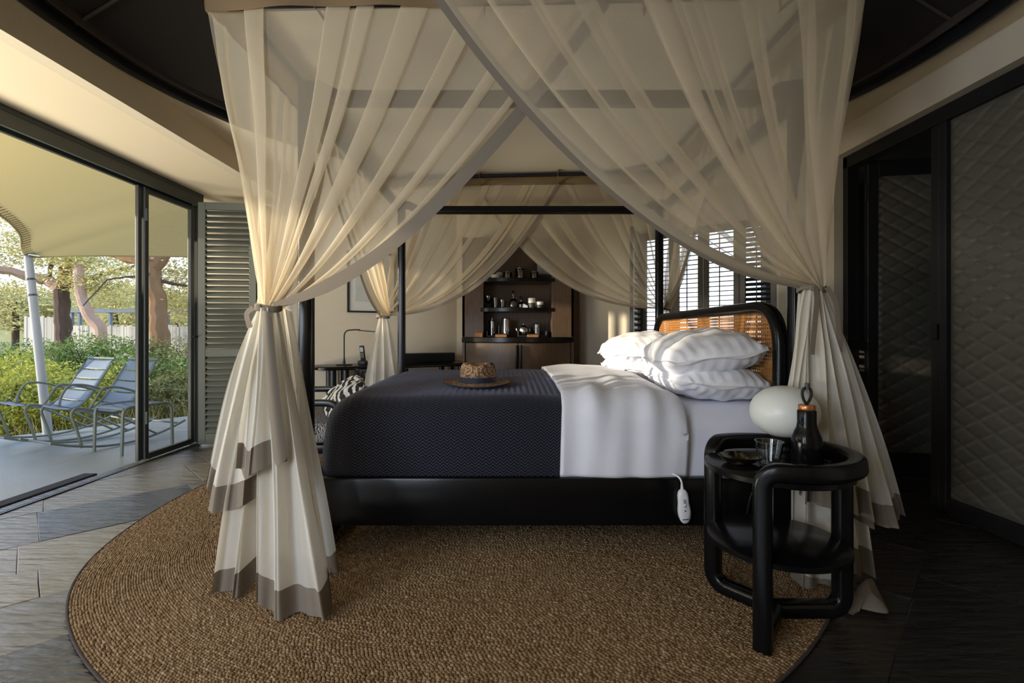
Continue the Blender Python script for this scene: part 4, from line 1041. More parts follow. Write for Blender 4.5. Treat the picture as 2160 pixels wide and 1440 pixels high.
# ================================================================== desk wall
Ld = (Vector((L1[0],L1[1],0))-Vector((L0[0],L0[1],0))); LL = Ld.length; Ld.normalize(); Ln = Vector((Ld.y,-Ld.x,0))
LO = Vector((L0[0],L0[1],0)); Rd = Matrix((Ld, -Ln, Vector((0,0,1)))).transposed()
lw = lambda s, q, z=0: LO+Ld*s+Ln*q+Vector((0,0,z))
def desk():
    root = thing('desk', 'long narrow black desk with rounded ends against the back-left wall', 'desk', tuple(lw(.95,.27)))
    out = rpath([lw(.5,.03),lw(1.80,.03),lw(1.80,.50),lw(.12,.50),lw(.12,.03),lw(.5,.03)],.14,6)[:-1]
    n = len(out); m = MB(); ctr = lw(.95,.27)
    rings = [(.97,.695),(1,.702),(1,.722),(.985,.730)]
    vs = [Vector((ctr.x+(p.x-ctr.x)*k,ctr.y+(p.y-ctr.y)*k,z)) for k, z in rings for p in out]
    m.add(vs, [(r*n+i, r*n+(i+1)%n, (r+1)*n+(i+1)%n, (r+1)*n+i) for r in range(3) for i in range(n)]+[tuple(range(n))[::-1], tuple(3*n+i for i in range(n))])
    m.build('desk_top', M['black_wood'], root, smooth=True)
    for s, q in ((.30,.40),(.42,.40),(.30,.13),(.42,.13),(1.52,.40),(1.64,.40),(1.52,.13),(1.64,.13)):
        MB().cyl(lw(s,q,0), lw(s,q,.70), .030, .030, 16).build('leg', M['black_metal'], root, smooth=True)
    b = P(726,767,4.86); z0 = .730
    l = thing('desk_lamp', 'thin black desk lamp with a bent arm and round base on the desk', 'lamp', (b.x,b.y,z0))
    MB().lathe([(0,z0),(.078,z0),(.080,z0+.006),(.076,z0+.012),(.02,z0+.016),(0,z0+.016)], (b.x,b.y,0), 32).build('base', M['black_metal'], l, smooth=True)
    MB().lathe([(0,z0+.014),(.014,z0+.016),(.009,z0+.06),(.007,z0+.09),(0,z0+.09)], (b.x,b.y,0), 16).build('stem_foot', M['black_metal'], l, smooth=True)
    zt = 1.082
    MB().tube(rpath([(b.x,b.y,z0+.05),(b.x,b.y,zt),(b.x+.13,b.y+.0,zt+.005),(b.x+.16,b.y,zt+.003)],.075,7), .0065, 8).build('arm', M['black_metal'], l, smooth=True)
    MB().rbox((b.x+.225,b.y,zt-.008),(.17,.022,.010),.004,2,Matrix.Rotation(math.radians(5),3,'Y')).build('light_bar', M['black_metal'], l)
    c = P(765,766,4.93)
    p = thing('cordless_phone', 'black cordless telephone handset standing in its charging base on the desk', 'phone', (c.x,c.y,z0))
    MB().rbox((c.x,c.y,z0+.022),(.085,.085,.044),.012,2).build('charging_base', M['black_paint'], p, smooth=True)
    Rp = Matrix.Rotation(math.radians(9),3,'X') @ Matrix.Rotation(math.radians(-4),3,'Y')
    MB().rbox((c.x-.008,c.y+.02,z0+.115),(.050,.026,.165),.009,2,Rp).build('handset', M['black_paint'], p, smooth=True)
    MB().rbox((c.x-.012,c.y+.000,z0+.155),(.034,.004,.045),.002,1,Rp).build('display', M['grey_plastic'], p)
    for r in range(4):
        for q in range(3):
            MB().rbox((c.x-.020+.012*q,c.y+.008,z0+.075+.013*r),(.007,.004,.006),.001,1,Rp).build('key', M['grey_plastic'], p)
    sp = lw(1.32,.24,z0)
    s = thing('speaker_bar', 'long black loudspeaker lying on the right half of the desk', 'speaker', tuple(sp))
    MB().rbox(sp+V(0,0,.055),(.60,.10,.10),.008,2,Rd).build('cabinet', M['black_paint'], s)
    MB().rbox(sp+V(0,0,.055)+Ln*.052,(.58,.008,.085),.003,1,Rd).build('grille', mat('speaker_cloth',(.010,.011,.013),.9,var=.3,bump=.5,bscale=400), s)
    cb = MB()
    cb.tube(bez(lw(.62,.2,.70),lw(.68,.2,.45),lw(.80,.15,.30),8),.004,5); cb.tube(bez(lw(.66,.2,.70),lw(.86,.2,.40),lw(.80,.15,.25),8),.004,5)
    tag(cb.build('power_cable', M['black_paint'], None, smooth=True), 'loose black cables hanging under the desk', 'cable')
    # desk chair
    q = V(-1.22,4.70,0)
    d = thing('desk_chair', 'low black curved-back chair pushed up to the desk', 'chair', tuple(q))
    MB().rbox(q+V(0,.02,.44),(.46,.44,.05),.02,2).build('seat', M['black_paint'], d, smooth=True)
    for sx_ in (-1,1):
        for sy in (-1,1): MB().cyl(q+V(.19*sx_,.02+.18*sy,.42), q+V(.22*sx_,.02+.21*sy,0), .016, .011, 10).build('leg', M['black_wood'], d, smooth=True)
    arc = [q+V(.25*math.sin(a),.02-.24*math.cos(a),.675) for a in [(-1.5+3*i/16) for i in range(17)]]
    MB().sweep(arc, sq(.022,.075,.008,2), up=(0,0,1)).build('backrest', M['black_wood'], d, smooth=True)
    for a in (-1.3,-.5,.5,1.3): MB().cyl(q+V(.20*math.sin(a),.02-.19*math.cos(a),.45), q+V(.25*math.sin(a),.02-.24*math.cos(a),.66), .009, seg=8).build('spindle', M['black_wood'], d, smooth=True)
    # framed print
    s0_, s1_ = .50, 1.02; zz0, zz1 = 1.275, 1.93
    f = thing('framed_print', 'pale print in a thin black frame hanging above the desk', 'picture', tuple(lw((s0_+s1_)/2,.02,zz0)))
    for a, b_, z1, z2 in ((s0_,s0_+.018,zz0,zz1),(s1_-.018,s1_,zz0,zz1),(s0_,s1_,zz0,zz0+.018),(s0_,s1_,zz1-.018,zz1)):
        MB().rbox(lw((a+b_)/2,.016,(z1+z2)/2),(b_-a,.028,z2-z1),.002,1,Rd).build('frame', M['black_paint'], f)
    MB().rbox(lw((s0_+s1_)/2,.010,(zz0+zz1)/2),(s1_-s0_-.03,.006,zz1-zz0-.03),.001,1,Rd).build('mount', M['paper'], f)
    MB().rbox(lw((s0_+s1_)/2,.014,(zz0+zz1)/2+.02),(s1_-s0_-.16,.004,zz1-zz0-.2),.001,1,Rd).build('print', mat('etching_print',(.50,.51,.48),.8,var=.18,vscale=9), f)
desk()

# ---- armchair at the foot of the bed with two patterned cushions
def leaf_mat(name, a, b_, sc):
    m, t, b = nodes(name); vec = coords(t, (1,1,1))
    wv = t.nodes.new('ShaderNodeTexWave'); wv.inputs['Scale'].default_value = sc; wv.inputs['Distortion'].default_value = 14; wv.inputs['Detail'].default_value = 2; wv.inputs['Detail Scale'].default_value = 1.2
    rp = t.nodes.new('ShaderNodeValToRGB'); rp.color_ramp.elements[0].position = .47; rp.color_ramp.elements[1].position = .53
    rp.color_ramp.elements[0].color = rgb(a); rp.color_ramp.elements[1].color = rgb(b_)
    t.links.new(vec, wv.inputs[0]); t.links.new(wv.outputs['Fac'], rp.inputs[0]); t.links.new(rp.outputs[0], b.inputs['Base Color']); b.inputs['Roughness'].default_value = .9
    return m
def armchair():
    c = V(-1.40,3.50,0)
    r = thing('armchair', 'black wooden armchair with its back to the foot of the bed', 'armchair', tuple(c))
    bw = M['black_wood']
    for sy in (-1,1):
        y = c.y+sy*.40
        MB().sweep(rpath([(c.x-.34,y,.01),(c.x-.34,y,.60),(c.x+.33,y,.605),(c.x+.36,y,.01)],.10,6), sq(.045,.05,.014,2), up=(0,1,0)).build('arm', bw, r, smooth=True)
    MB().rbox((c.x+.345,c.y,.60),(.045,.76,.06),.018,2).build('back_rail', bw, r, smooth=True)
    MB().rbox((c.x,c.y,.30),(.66,.76,.06),.012,2).build('seat_frame', bw, r, smooth=True)
    MB().rbox((c.x+.02,c.y,.40),(.60,.74,.14),.05,3).build('seat_cushion', leaf_mat('black_white_weave',(.02,.02,.022),(.30,.29,.27),24), r, smooth='all')
    lm = leaf_mat('palm_print',(.012,.012,.013),(.62,.60,.55),5.5)
    pillow((-1.19,3.52,.600), .42, .34, .13, 'cream cushion printed with black palm leaves on the armchair at the foot of the bed', .30, -.62, .22, 3, 0, 'cushion', lm, cat='cushion', group=None)
armchair()

# ================================================================== drinks cabinet with everything on it
def cabinet():
    X0, X1, YB, YE, YC = -.498, .735, 5.70, 5.34, 5.14
    xm = (X0+X1)/2; hw = (X1-X0)/2; zc = 1.008; top = 2.08
    r = thing('drinks_cabinet', 'tall brown wooden drinks cabinet with bowed doors and open black shelves against the back wall', 'cabinet', (xm,5.45,0))
    bw = M['brown_wood']; nx0, nx1 = -.262, .492
    bow = lambda x, e=0: YE-(YE-YC)*max(0,1-((x-xm)/(hw*.98))**2)-e
    def bowed(name, xa, xb, z0, z1, y_back, mt, e=0, n=16, parent=r):
        xs = [xa+(xb-xa)*i/n for i in range(n+1)]; m = MB(); f = [(x,bow(x,e)) for x in xs]; pts = f+[(xb,y_back),(xa,y_back)]; k = len(pts)
        m.add([(x,y,z0) for x,y in pts]+[(x,y,z1) for x,y in pts], [tuple(range(k))[::-1], tuple(range(k,2*k))]+[(i,(i+1)%k,k+(i+1)%k,k+i) for i in range(k)])
        return m.build(name, mt, parent, smooth=True, bevel=.004)
    for a, b_ in ((X0,X0+.03),(X1-.03,X1)): MB().b2((a,YE,.0),(b_,YB,top)).build('side_panel', bw, r, bevel=.003)
    MB().b2((X0,YB-.02,0),(.85,YB+.03,top)).build('back_panel', bw, r)
    d1_ = bowed('door', X0+.04, xm-.004, .06, zc-.06, YE+.0+.02, bw)
    d2_ = bowed('door', xm+.004, X1-.04, .06, zc-.06, YE+.02, bw)
    for x, d in ((xm-.022,d1_),(xm+.022,d2_)):
        MB().sweep([(x,bow(x)-.014,.20),(x,bow(x)-.014,.925)], sq(.022,.026,.008,2)).build('handle', M['black_wood'], d, smooth=True)
    MB().b2((X0,YE-.01,.0),(X1,YE+.02,.06)).build('plinth', bw, r)
    bowed('counter', X0-.002, X1+.002, zc-.055, zc, YB, M['black_wood'], .02)
    MB().b2((X0,YE,zc),(nx0,YE+.03,top)).build('front_panel', bw, r, bevel=.003)
    MB().b2((nx1,YE,zc),(X1,YE+.03,top)).build('front_panel', bw, r, bevel=.003)
    MB().b2((nx0-.012,YE+.02,zc),(nx0,YB,top)).build('niche_side', bw, r); MB().b2((nx1,YE+.02,zc),(nx1+.012,YB,top)).build('niche_side', bw, r)
    MB().b2((X0,YE-.005,top),(X1,YB,top+.03)).build('cornice', bw, r, bevel=.003)
    zs = []
    for z in (1.332, 1.660):
        bw2 = lambda x: 5.36-.10*max(0,1-((x-.115)/.40)**2)
        xs = [-.295+.82*i/20 for i in range(21)]; f = [(x,bw2(x)) for x in xs]; pts = f+[(nx1,5.37),(nx1,YB-.02),(nx0,YB-.02),(nx0,5.37)]; k = len(pts)
        # rounded ends project a little in front of the panels
        f = [(x, min(bw2(x), 5.335)) for x in xs]; pts = f+[(.525,5.339),(nx1,5.339),(nx1,YB-.02),(nx0,YB-.02),(nx0,5.339),(-.295,5.339)]; k = len(pts)
        MB().add([(x,y,z-.042) for x,y in pts]+[(x,y,z) for x,y in pts], [tuple(range(k))[::-1], tuple(range(k,2*k))]+[(i,(i+1)%k,k+(i+1)%k,k+i) for i in range(k)]).build('shelf', M['black_wood'], r, smooth=True, bevel=.006)
    # --- things on it
    gl, st = M['glass'], M['steel']
    def X(px, Y): return (px-CX)/F*Y
    def jar(px, Y, z, rad, h, fill, label, group='lidded glass jars on the top shelf', fh=.55):
        x = X(px,Y); t = thing('glass_jar', label, 'jar', (x,Y,z), group)
        MB().lathe([(0,z),(rad,z),(rad*1.02,z+h*.1),(rad*1.02,z+h*.75),(rad*.9,z+h*.85),(rad*.86,z+h*.85),(rad*.97,z+h*.72),(rad*.97,z+.006),(0,z+.005)], (x,Y,0), 24).build('jar_body', gl, t, smooth=True)
        MB().lathe([(0,z+h*.85),(rad*.95,z+h*.85),(rad*.93,z+h*.91),(rad*.4,z+h*.95),(0,z+h*.95)], (x,Y,0), 24).build('lid', st, t, smooth=True)
        MB().lathe([(0,z+h*.95),(rad*.14,z+h*.95),(rad*.2,z+h*1.02),(rad*.12,z+h*1.07),(0,z+h*1.08)], (x,Y,0), 12).build('knob', st, t, smooth=True)
        if fill:
            m = MB(); lo = .010
            for i in range(16):
                a = random.random()*2*PI; q = rad*.6*math.sqrt(random.random()); s = rad*.30
                Rr = Matrix.Rotation(random.random()*3,3,Vector((random.random(),random.random(),random.random()+.1)).normalized())
                m.rbox((x+q*math.cos(a),Y+q*math.sin(a),z+lo+s*.5+random.random()*(h*fh-s)),(s*1.3,s,s*.6),s*.2,1,Rr)
            o = m.build('biscuits', fill, t, smooth=True); o['kind'] = 'stuff'
        return t
    orange = per_island('biscuit', [(.45,.19,.06),(.62,.33,.12),(.50,.15,.06)], .7)
    gold = per_island('nut', [(.60,.36,.12),(.70,.48,.22),(.50,.28,.09)], .7)
    zt = 1.660
    jar(1071,5.42,zt,.047,.088,gold,'low glass jar of nuts, left of the two stacked-looking jars on the top shelf')
    jar(1096,5.55,zt,.052,.150,None,'tall empty glass jar at the back of the top shelf')
    jar(1098,5.38,zt,.046,.092,orange,'glass jar of orange biscuits in front of the tall jar on the top shelf')
    jar(1127,5.42,zt,.047,.090,gold,'glass jar of golden biscuits at the right of the top shelf')
    for px, Y, rad, h, lb in ((1045,5.40,.052,.052,'low white ceramic sugar bowl with a lid on the top shelf'),(1053,5.54,.040,.098,'taller cream ceramic pot behind the white bowl on the top shelf')):
        x = X(px,Y); t = thing('ceramic_pot', lb, 'pot', (x,Y,zt))
        MB().lathe([(0,zt),(rad*.9,zt),(rad,zt+.008),(rad,zt+h*.7),(rad*.96,zt+h*.74),(0,zt+h*.74)], (x,Y,0), 24).build('pot_body', M['ceramic'], t, smooth=True)
        MB().lathe([(0,zt+h*.75),(rad*1.05,zt+h*.75),(rad*1.05,zt+h*.82),(rad*.5,zt+h*.95),(0,zt+h)], (x,Y,0), 24).build('pot_lid', M['ceramic'], t, smooth=True)
    fx = X(1147,5.58); fp = thing('small_picture', 'small grey landscape print leaning at the right end of the top shelf', 'picture', (fx,5.58,zt))
    MB().rbox((fx,5.60,zt+.12),(.17,.015,.24),.003,1,Matrix.Rotation(-.08,3,'X')).build('picture_frame', M['black_paint'], fp)
    pm, t_, b_ = nodes('misty_landscape'); tcn = t_.nodes.new('ShaderNodeTexCoord'); sp_ = t_.nodes.new('ShaderNodeSeparateXYZ'); rpp = t_.nodes.new('ShaderNodeValToRGB')
    e = rpp.color_ramp.elements; e[0].position = .22; e[0].color = (.02,.02,.025,1); e[1].position = .30; e[1].color = (.22,.24,.26,1); e2 = e.new(.36); e2.color = (.45,.48,.50,1)
    t_.links.new(tcn.outputs['Generated'], sp_.inputs[0]); t_.links.new(sp_.outputs['Z'], rpp.inputs[0]); t_.links.new(rpp.outputs[0], b_.inputs['Base Color'])
    MB().rbox((fx,5.589,zt+.121),(.150,.004,.22),.001,1,Matrix.Rotation(-.08,3,'X')).build('print', pm, fp)
    # middle shelf
    zm = 1.332
    def cup(px, Y, prof, name, label, mt, cat='glass', group=None, seg=24):
        x = X(px,Y); o = thing(name, label, cat, (x,Y,zm), group)
        MB().lathe([(a,zm+b_) for a,b_ in prof], (x,Y,0), seg).build('vessel', mt, o, smooth=True); return o
    cup(1030,5.42,[(0,0),(.034,0),(.034,.004),(.008,.010),(.010,.03),(.014,.040),(.008,.050),(.022,.060),(.036,.09),(.042,.136),(.040,.136),(.033,.09),(.018,.066),(0,.062)],'goblet','footed clear glass goblet at the left end of the middle shelf',gl)
    cup(1045,5.42,[(0,0),(.030,0),(.034,.05),(.040,.115),(.0385,.115),(.031,.05),(.028,.012),(0,.012)],'tumbler','tall clear glass tumbler beside the goblet on the middle shelf',gl)
    cup(1060,5.40,[(0,0),(.030,0),(.034,.05),(.038,.092),(.0365,.092),(.031,.05),(.028,.012),(0,.012)],'tumbler','short clear glass tumbler beside the small tray on the middle shelf',gl)
    x = X(1081,5.40); tr = MB().lathe([(0,zm),(.09,zm),(.095,zm+.010),(.092,zm+.010),(.088,zm+.004),(0,zm+.004)], (x,5.40,0), 32).build('round_tray', st, None, smooth=True); tag(tr, 'small round steel tray under the amber decanter on the middle shelf', 'tray')
    x = X(1083,5.42); dc = thing('decanter', 'glass decanter of amber spirit with a tall neck on the middle shelf', 'decanter', (x,5.42,zm+.005))
    MB().lathe([(0,zm+.006),(.044,zm+.006),(.046,zm+.075),(.034,zm+.095),(.013,zm+.108),(.012,zm+.165),(.016,zm+.172),(0,zm+.172)], (x,5.42,0), 28).build('glass_body', gl, dc, smooth=True)
    MB().lathe([(0,zm+.010),(.041,zm+.010),(.042,zm+.066),(0,zm+.066)], (x,5.42,0), 28).build('spirit', M['amber'], dc, smooth=True)
    MB().lathe([(0,zm+.174),(.010,zm+.174),(.016,zm+.186),(.010,zm+.198),(0,zm+.20)], (x,5.42,0), 16).build('stopper', gl, dc, smooth=True)
    x = X(1099,5.44); bo = thing('glass_bottle', 'small clear stoppered bottle right of the amber decanter', 'bottle', (x,5.44,zm))
    MB().lathe([(0,zm),(.046,zm),(.048,zm+.045),(.035,zm+.062),(.014,zm+.075),(.013,zm+.098),(.018,zm+.105),(0,zm+.105)], (x,5.44,0), 24).build('glass_body', gl, bo, smooth=True)
    MB().lathe([(0,zm+.106),(.010,zm+.106),(.018,zm+.125),(.012,zm+.138),(0,zm+.14)], (x,5.44,0), 12).build('stopper', gl, bo, smooth=True)
    x = X(1109,5.38); nk = MB().add([(x-.03,5.36,zm+.001),(x+.022,5.36,zm+.001),(x+.022,5.41,zm+.001),(x-.03,5.41,zm+.001),(x-.028,5.38,zm+.05),(x+.018,5.375,zm+.028)], [(0,1,2,3),(0,1,5,4),(1,2,5),(2,3,4,5),(3,0,4)]).build('napkin', M['white_linen'], None); tag(nk, 'small folded white napkin beside the clear bottle', 'napkin')
    def mug(px, Y, rad, h, label, hs):
        x = X(px,Y); o = thing('mug', label, 'mug', (x,Y,zm))
        MB().lathe([(0,zm),(rad*.95,zm),(rad,zm+h*.52),(0,zm+h*.52)], (x,Y,0), 24).build('glazed_base', M['charcoal'], o, smooth=True)
        MB().lathe([(rad*.9,zm+h*.52),(rad,zm+h*.52),(rad*1.02,zm+h),(rad*.92,zm+h),(rad*.9,zm+h*.53)], (x,Y,0), 24).build('rim', M['ceramic'], o, smooth=True)
        if hs: MB().tube([(x-rad-.014*math.sin(t),Y-.01,zm+h*.62+.020*math.cos(t)) for t in [PI*i/8 for i in range(9)]], .005, 6).build('handle', M['ceramic'], o, smooth=True)
    mug(1122,5.40,.041,.112,'tall two-tone cup, white above charcoal, on the middle shelf',False)
    mug(1139,5.40,.040,.072,'short white and charcoal mug with a handle at the right of the middle shelf',True)
    # counter level
    z = zc
    for px0, px1, lb in ((1027,1073,'left'),(1092,1153,'right')):
        xa, xb = X(px0,5.42), X(px1,5.42); t = thing('serving_tray', 'long black tray on the cabinet counter carrying the '+('coffee press and steel flask' if lb == 'left' else 'steel teapot and sachet jar'), 'tray', ((xa+xb)/2,5.45,z))
        MB().rbox(((xa+xb)/2,5.45,z+.012),(xb-xa,.20,.02),.004).build('tray_base', M['black_paint'], t)
        for xx in (xa+.006, xb-.006): MB().rbox((xx,5.45,z+.035),(.012,.20,.066),.003).build('tray_end', M['charcoal'], t)
        MB().rbox(((xa+xb)/2,5.545,z+.04),(xb-xa-.02,.01,.055),.003).build('tray_back', M['black_paint'], t)
    zz = z+.022
    x = X(1038,5.46); pr = thing('coffee_press', 'glass coffee press with dark coffee on the left tray', 'coffee maker', (x,5.46,zz))
    MB().lathe([(0,zz),(.038,zz),(.038,zz+.155),(.036,zz+.155),(.036,zz+.004),(0,zz+.004)], (x,5.46,0), 24).build('beaker', gl, pr, smooth=True)
    MB().lathe([(0,zz+.006),(.034,zz+.006),(.034,zz+.085),(0,zz+.085)], (x,5.46,0), 20).build('coffee', M['black_paint'], pr, smooth=True)
    MB().lathe([(0,zz+.156),(.040,zz+.156),(.036,zz+.168),(.006,zz+.172),(.006,zz+.19),(.010,zz+.20),(0,zz+.202)], (x,5.46,0), 20).build('plunger_lid', st, pr, smooth=True)
    x = X(1067,5.46); fl = thing('steel_flask', 'straight brushed steel flask with a long handle on the left tray', 'flask', (x,5.46,zz))
    MB().lathe([(0,zz),(.046,zz),(.047,zz+.01),(.046,zz+.185),(.040,zz+.192),(0,zz+.192)], (x,5.46,0), 28).build('flask_body', st, fl, smooth=True)
    MB().sweep(rpath([(x-.005,5.41,zz+.17),(x-.005,5.385,zz+.165),(x-.005,5.385,zz+.05),(x-.005,5.41,zz+.045)],.015,4), sq(.012,.008,.003,1), up=(1,0,0)).build('handle', M['black_paint'], fl, smooth=True)
    x = X(1052,5.5); tag(MB().cyl((x,5.5,zz),(x,5.5,zz+.11),.008,.006,10).build('stirrer', st, None, smooth=True), 'thin upright steel stirrer between the coffee press and the flask', 'utensil')
    x = X(1104,5.44); tp = thing('teapot', 'small round polished steel teapot on the right tray', 'teapot', (x,5.44,zz))
    MB().lathe([(0,zz),(.040,zz),(.050,zz+.02),(.052,zz+.06),(.045,zz+.09),(.036,zz+.10),(.02,zz+.112),(.006,zz+.118),(.006,zz+.125),(.009,zz+.135),(0,zz+.138)], (x,5.44,0), 28).build('pot_body', st, tp, smooth=True)
    MB().tube(bez((x-.05,5.44,zz+.03),(x-.075,5.44,zz+.04),(x-.078,5.44,zz+.075),6),.009,8).build('spout', st, tp, smooth=True)
    MB().tube([(x+.048+.026*math.sin(t),5.44,zz+.055+.03*math.cos(t)) for t in [PI*i/8 for i in range(9)]], .005, 6).build('handle', st, tp, smooth=True)
    x = X(1132,5.46); ij = thing('glass_jar', 'clear glass jar holding wrapped sachets on the right tray', 'jar', (x,5.46,zz))
    MB().lathe([(0,zz),(.045,zz),(.046,zz+.12),(.044,zz+.12),(.043,zz+.005),(0,zz+.005)], (x,5.46,0), 24).build('jar_body', gl, ij, smooth=True)
    MB().lathe([(0,zz+.122),(.047,zz+.122),(.045,zz+.132),(.008,zz+.138),(.012,zz+.152),(0,zz+.156)], (x,5.46,0), 20).build('lid', gl, ij, smooth=True)
    m = MB()
    for i in range(14):
        a = random.random()*6.28; q = .028*math.sqrt(random.random()); m.rbox((x+q*math.cos(a),5.46+q*math.sin(a),zz+.014+.09*random.random()),(.028,.004,.02),.001,1,Matrix.Rotation(a,3,'Z')@Matrix.Rotation(a*2,3,'X'))
    o = m.build('sachets', mat('grey_sachet',(.4,.4,.42),.5), ij); o['kind'] = 'stuff'
    for px, lb in ((1057,'small orange wooden box at the front of the left tray'),(1124,'small orange wooden box at the front of the right tray')):
        x = X(px,5.32); t = thing('wooden_box', lb, 'box', (x,5.32,z))
        MB().rbox((x,5.32,z+.015),(.125,.05,.028),.003).build('box_body', M['oak'], t)
        MB().rbox((x,5.33,z+.034),(.115,.035,.010),.002).build('box_lid', M['black_paint'], t)
    x = X(1010,5.30); t = thing('wooden_box', 'orange wooden block box at the left end of the cabinet counter', 'box', (x,5.30,z))
    MB().rbox((x,5.31,z+.024),(.085,.07,.046),.003).build('box_body', M['oak'], t)
    MB().rbox((x,5.31,z+.051),(.086,.071,.006),.002).build('box_lid', M['oak'], t)
cabinet()
# ================================================================== terrace and garden
def canopy():
    root = thing('awning', 'stretched cream canvas awning over the terrace', 'awning', (-3.05,4,2.45))
    O = [(-5.5,-2.0,2.0),(-5.0,-.6,2.2),(-4.8,1.2,2.28),(-4.6,2.6,2.28),(-4.42,3.7,2.24),(-4.62,4.35,2.15),(-4.85,4.80,2.05),(-5.15,5.2,1.885),(-4.95,5.60,1.95),(-4.40,6.8,2.13),(-3.8,8.0,2.33),(-3.08,9.6,2.55)]
    Wl = [(-3.17,-2.0,2.50),(-3.17,0,2.50),(-3.17,1.6,2.50),(-3.17,2.8,2.50),(-3.17,3.8,2.50),(-3.17,4.5,2.50),(-3.17,4.9,2.50),(-3.17,5.4,2.50),(-3.17,5.9,2.52),(-3.17,6.9,2.53),(-3.17,8.0,2.55),(-3.17,9.62,2.56)]
    def res(Pts, n):
        out = []
        for k in range(n+1):
            f = k/n*(len(Pts)-1); i = min(int(f), len(Pts)-2); t = f-i
            p0 = Vector(Pts[max(i-1,0)]); p1 = Vector(Pts[i]); p2 = Vector(Pts[i+1]); p3 = Vector(Pts[min(i+2,len(Pts)-1)])
            out.append(.5*((2*p1)+(p2-p0)*t+(2*p0-5*p1+4*p2-p3)*t*t+(3*p1-p0-3*p2+p3)*t**3))
        return out
    n = 66; a, b = res(O, n), res(Wl, n); A = np.zeros((n+1,13,3))
    for i in range(n+1):
        for j in range(13):
            t = j/12; p = b[i].lerp(a[i], t); p.z += .05*math.sin(PI*t)+.02*t*math.sin(i*.9)*math.exp(-((i-42)/7)**2)
            A[i,j] = tuple(p)
    MB().grid(A).build('canvas', cloth('awning_canvas', (.47,.385,.185), 1, .20), root, smooth='all')
    MB().tube(a, .010, 6).build('edge_rope', mat('rope',(.35,.30,.18),.9), root, smooth=True)
    lc = MB()
    for i in range(8, 42):
        for f in (0,.5):
            p = a[i].lerp(a[i+1], f); q = b[i].lerp(b[i+1], f); d = (q-p).normalized(); lc.tube([p+V(0,0,-.012), p+d*.09+V(0,0,-.006)], .006, 5)
    o = lc.build('lacing', mat('dark_lacing',(.16,.13,.07),.9), root); o['kind'] = 'stuff'
    MB().rbox((-5.13,5.2,1.89),(.09,.12,.02),.006).build('corner_plate', M['steel'], root)
    pr = thing('awning_pole', 'leaning galvanised steel pole propping the corner of the awning', 'pole', (-4.94,5.2,-.03))
    MB().cyl((-4.94,5.2,-.03),(-5.15,5.2,1.86),.042,.038,16).build('tube', M['pole'], pr, smooth=True)
    MB().cyl((-5.145,5.2,1.80),(-5.165,5.2,1.95),.030,.030,12).build('spigot', M['pole'], pr, smooth=True)
    for z in (1.45,1.62): MB().cyl((-4.94-.111*(z+.03),5.2,z),(-4.94-.111*(z+.06),5.2,z+.02),.043,.043,16).build('clamp', M['grey_alu'], pr, smooth=True)
canopy()

def rocker():
    root = thing('rocking_chair', 'x', 'chair', (0,0,0), 'blue-grey rocking chairs on the terrace')
    cb, cg = M['chair_blue'], M['chair_green']
    prof = [(-.47,.435),(-.44,.455),(-.36,.445),(-.20,.385),(-.08,.355),(.02,.375),(.10,.45),(.19,.58),(.28,.74),(.35,.86),(.375,.895)]
    pts = [Vector((0,y,z)) for y, z in prof]
    def samp(n):
        L = [0]
        for a, b in zip(pts[:-1], pts[1:]): L.append(L[-1]+(b-a).length)
        out = []
        for k in range(n+1):
            s = L[-1]*k/n
            for i in range(len(pts)-1):
                if s <= L[i+1]+1e-9: out.append(pts[i].lerp(pts[i+1], (s-L[i])/(L[i+1]-L[i]))); break
        return out
    C = samp(90)
    slats = [(2,13),(14,24),(25,35),(36,46),(47,57),(58,68),(69,78),(79,89)]
    for a, b in slats:
        A = np.zeros((b-a+1,9,3))
        for i in range(a, b+1):
            for j in range(9):
                x = -.245+.49*j/8; p = C[i]; d = .018*(1-(x/.245)**2)
                nr = (C[min(i+1,90)]-C[max(i-1,0)]).normalized(); nn = Vector((0,nr.z,-nr.y)) # below/behind
                A[i-a,j] = (x, p.y+nn.y*d, p.z+nn.z*d)
        o = MB().grid(A).build('slat', cb, root, smooth='all', solid=.006)
    for s in (-1, 1):
        x = .262*s
        side = [V(x,-.36,.05),V(x,-.395,.20),V(x,-.455,.40)]+[V(x,p.y,p.z) for p in C[4:88:4]]
        MB().tube(rpath(side,.05,3), .0135, 8).build('side_tube', cg, root, smooth=True)
        xa = .305*s
        arm = rpath([V(x,-.30,.43),V(xa,-.27,.52),V(xa,-.20,.645),V(xa,-.05,.63),V(xa,.16,.545),V(x,.17,.54)],.06,5)
        MB().tube(arm, .0125, 8).build('armrest', cg, root, smooth=True)
        run = [V(x,-.62+1.30*i/20,.016+.32*((-.62+1.30*i/20)-.02)**2) for i in range(21)]
        MB().sweep(run, sq(.022,.030,.006,2), up=(1,0,0)).build('runner', cg, root, smooth=True)
        MB().tube([V(x,-.10,.36),V(x,.36,.055)], .012, 8).build('strut', cg, root, smooth=True)
    MB().tube([V(-.262,.377,.897),V(.262,.377,.897)], .0135, 8).build('top_tube', cg, root, smooth=True)
    MB().tube([V(-.262,.62,.13),V(.262,.62,.13)], .012, 8).build('cross_bar', cg, root, smooth=True)
    MB().tube([V(-.262,-.55,.12),V(.262,-.55,.12)], .012, 8).build('cross_bar', cg, root, smooth=True)
    return root
rk = rocker()
rk2 = copy_tree(rk)
th = math.radians(-22)
rk.scale = rk2.scale = (.9,.9,.9)
rk.location = (-4.57,4.98,-.028); rk.rotation_euler = (0,0,th)
rk['label'] = 'blue-grey slatted metal rocking chair by the awning pole, away from the screen panel'
rk2.location = (-3.94,4.76,-.028); rk2.rotation_euler = (0,0,th)
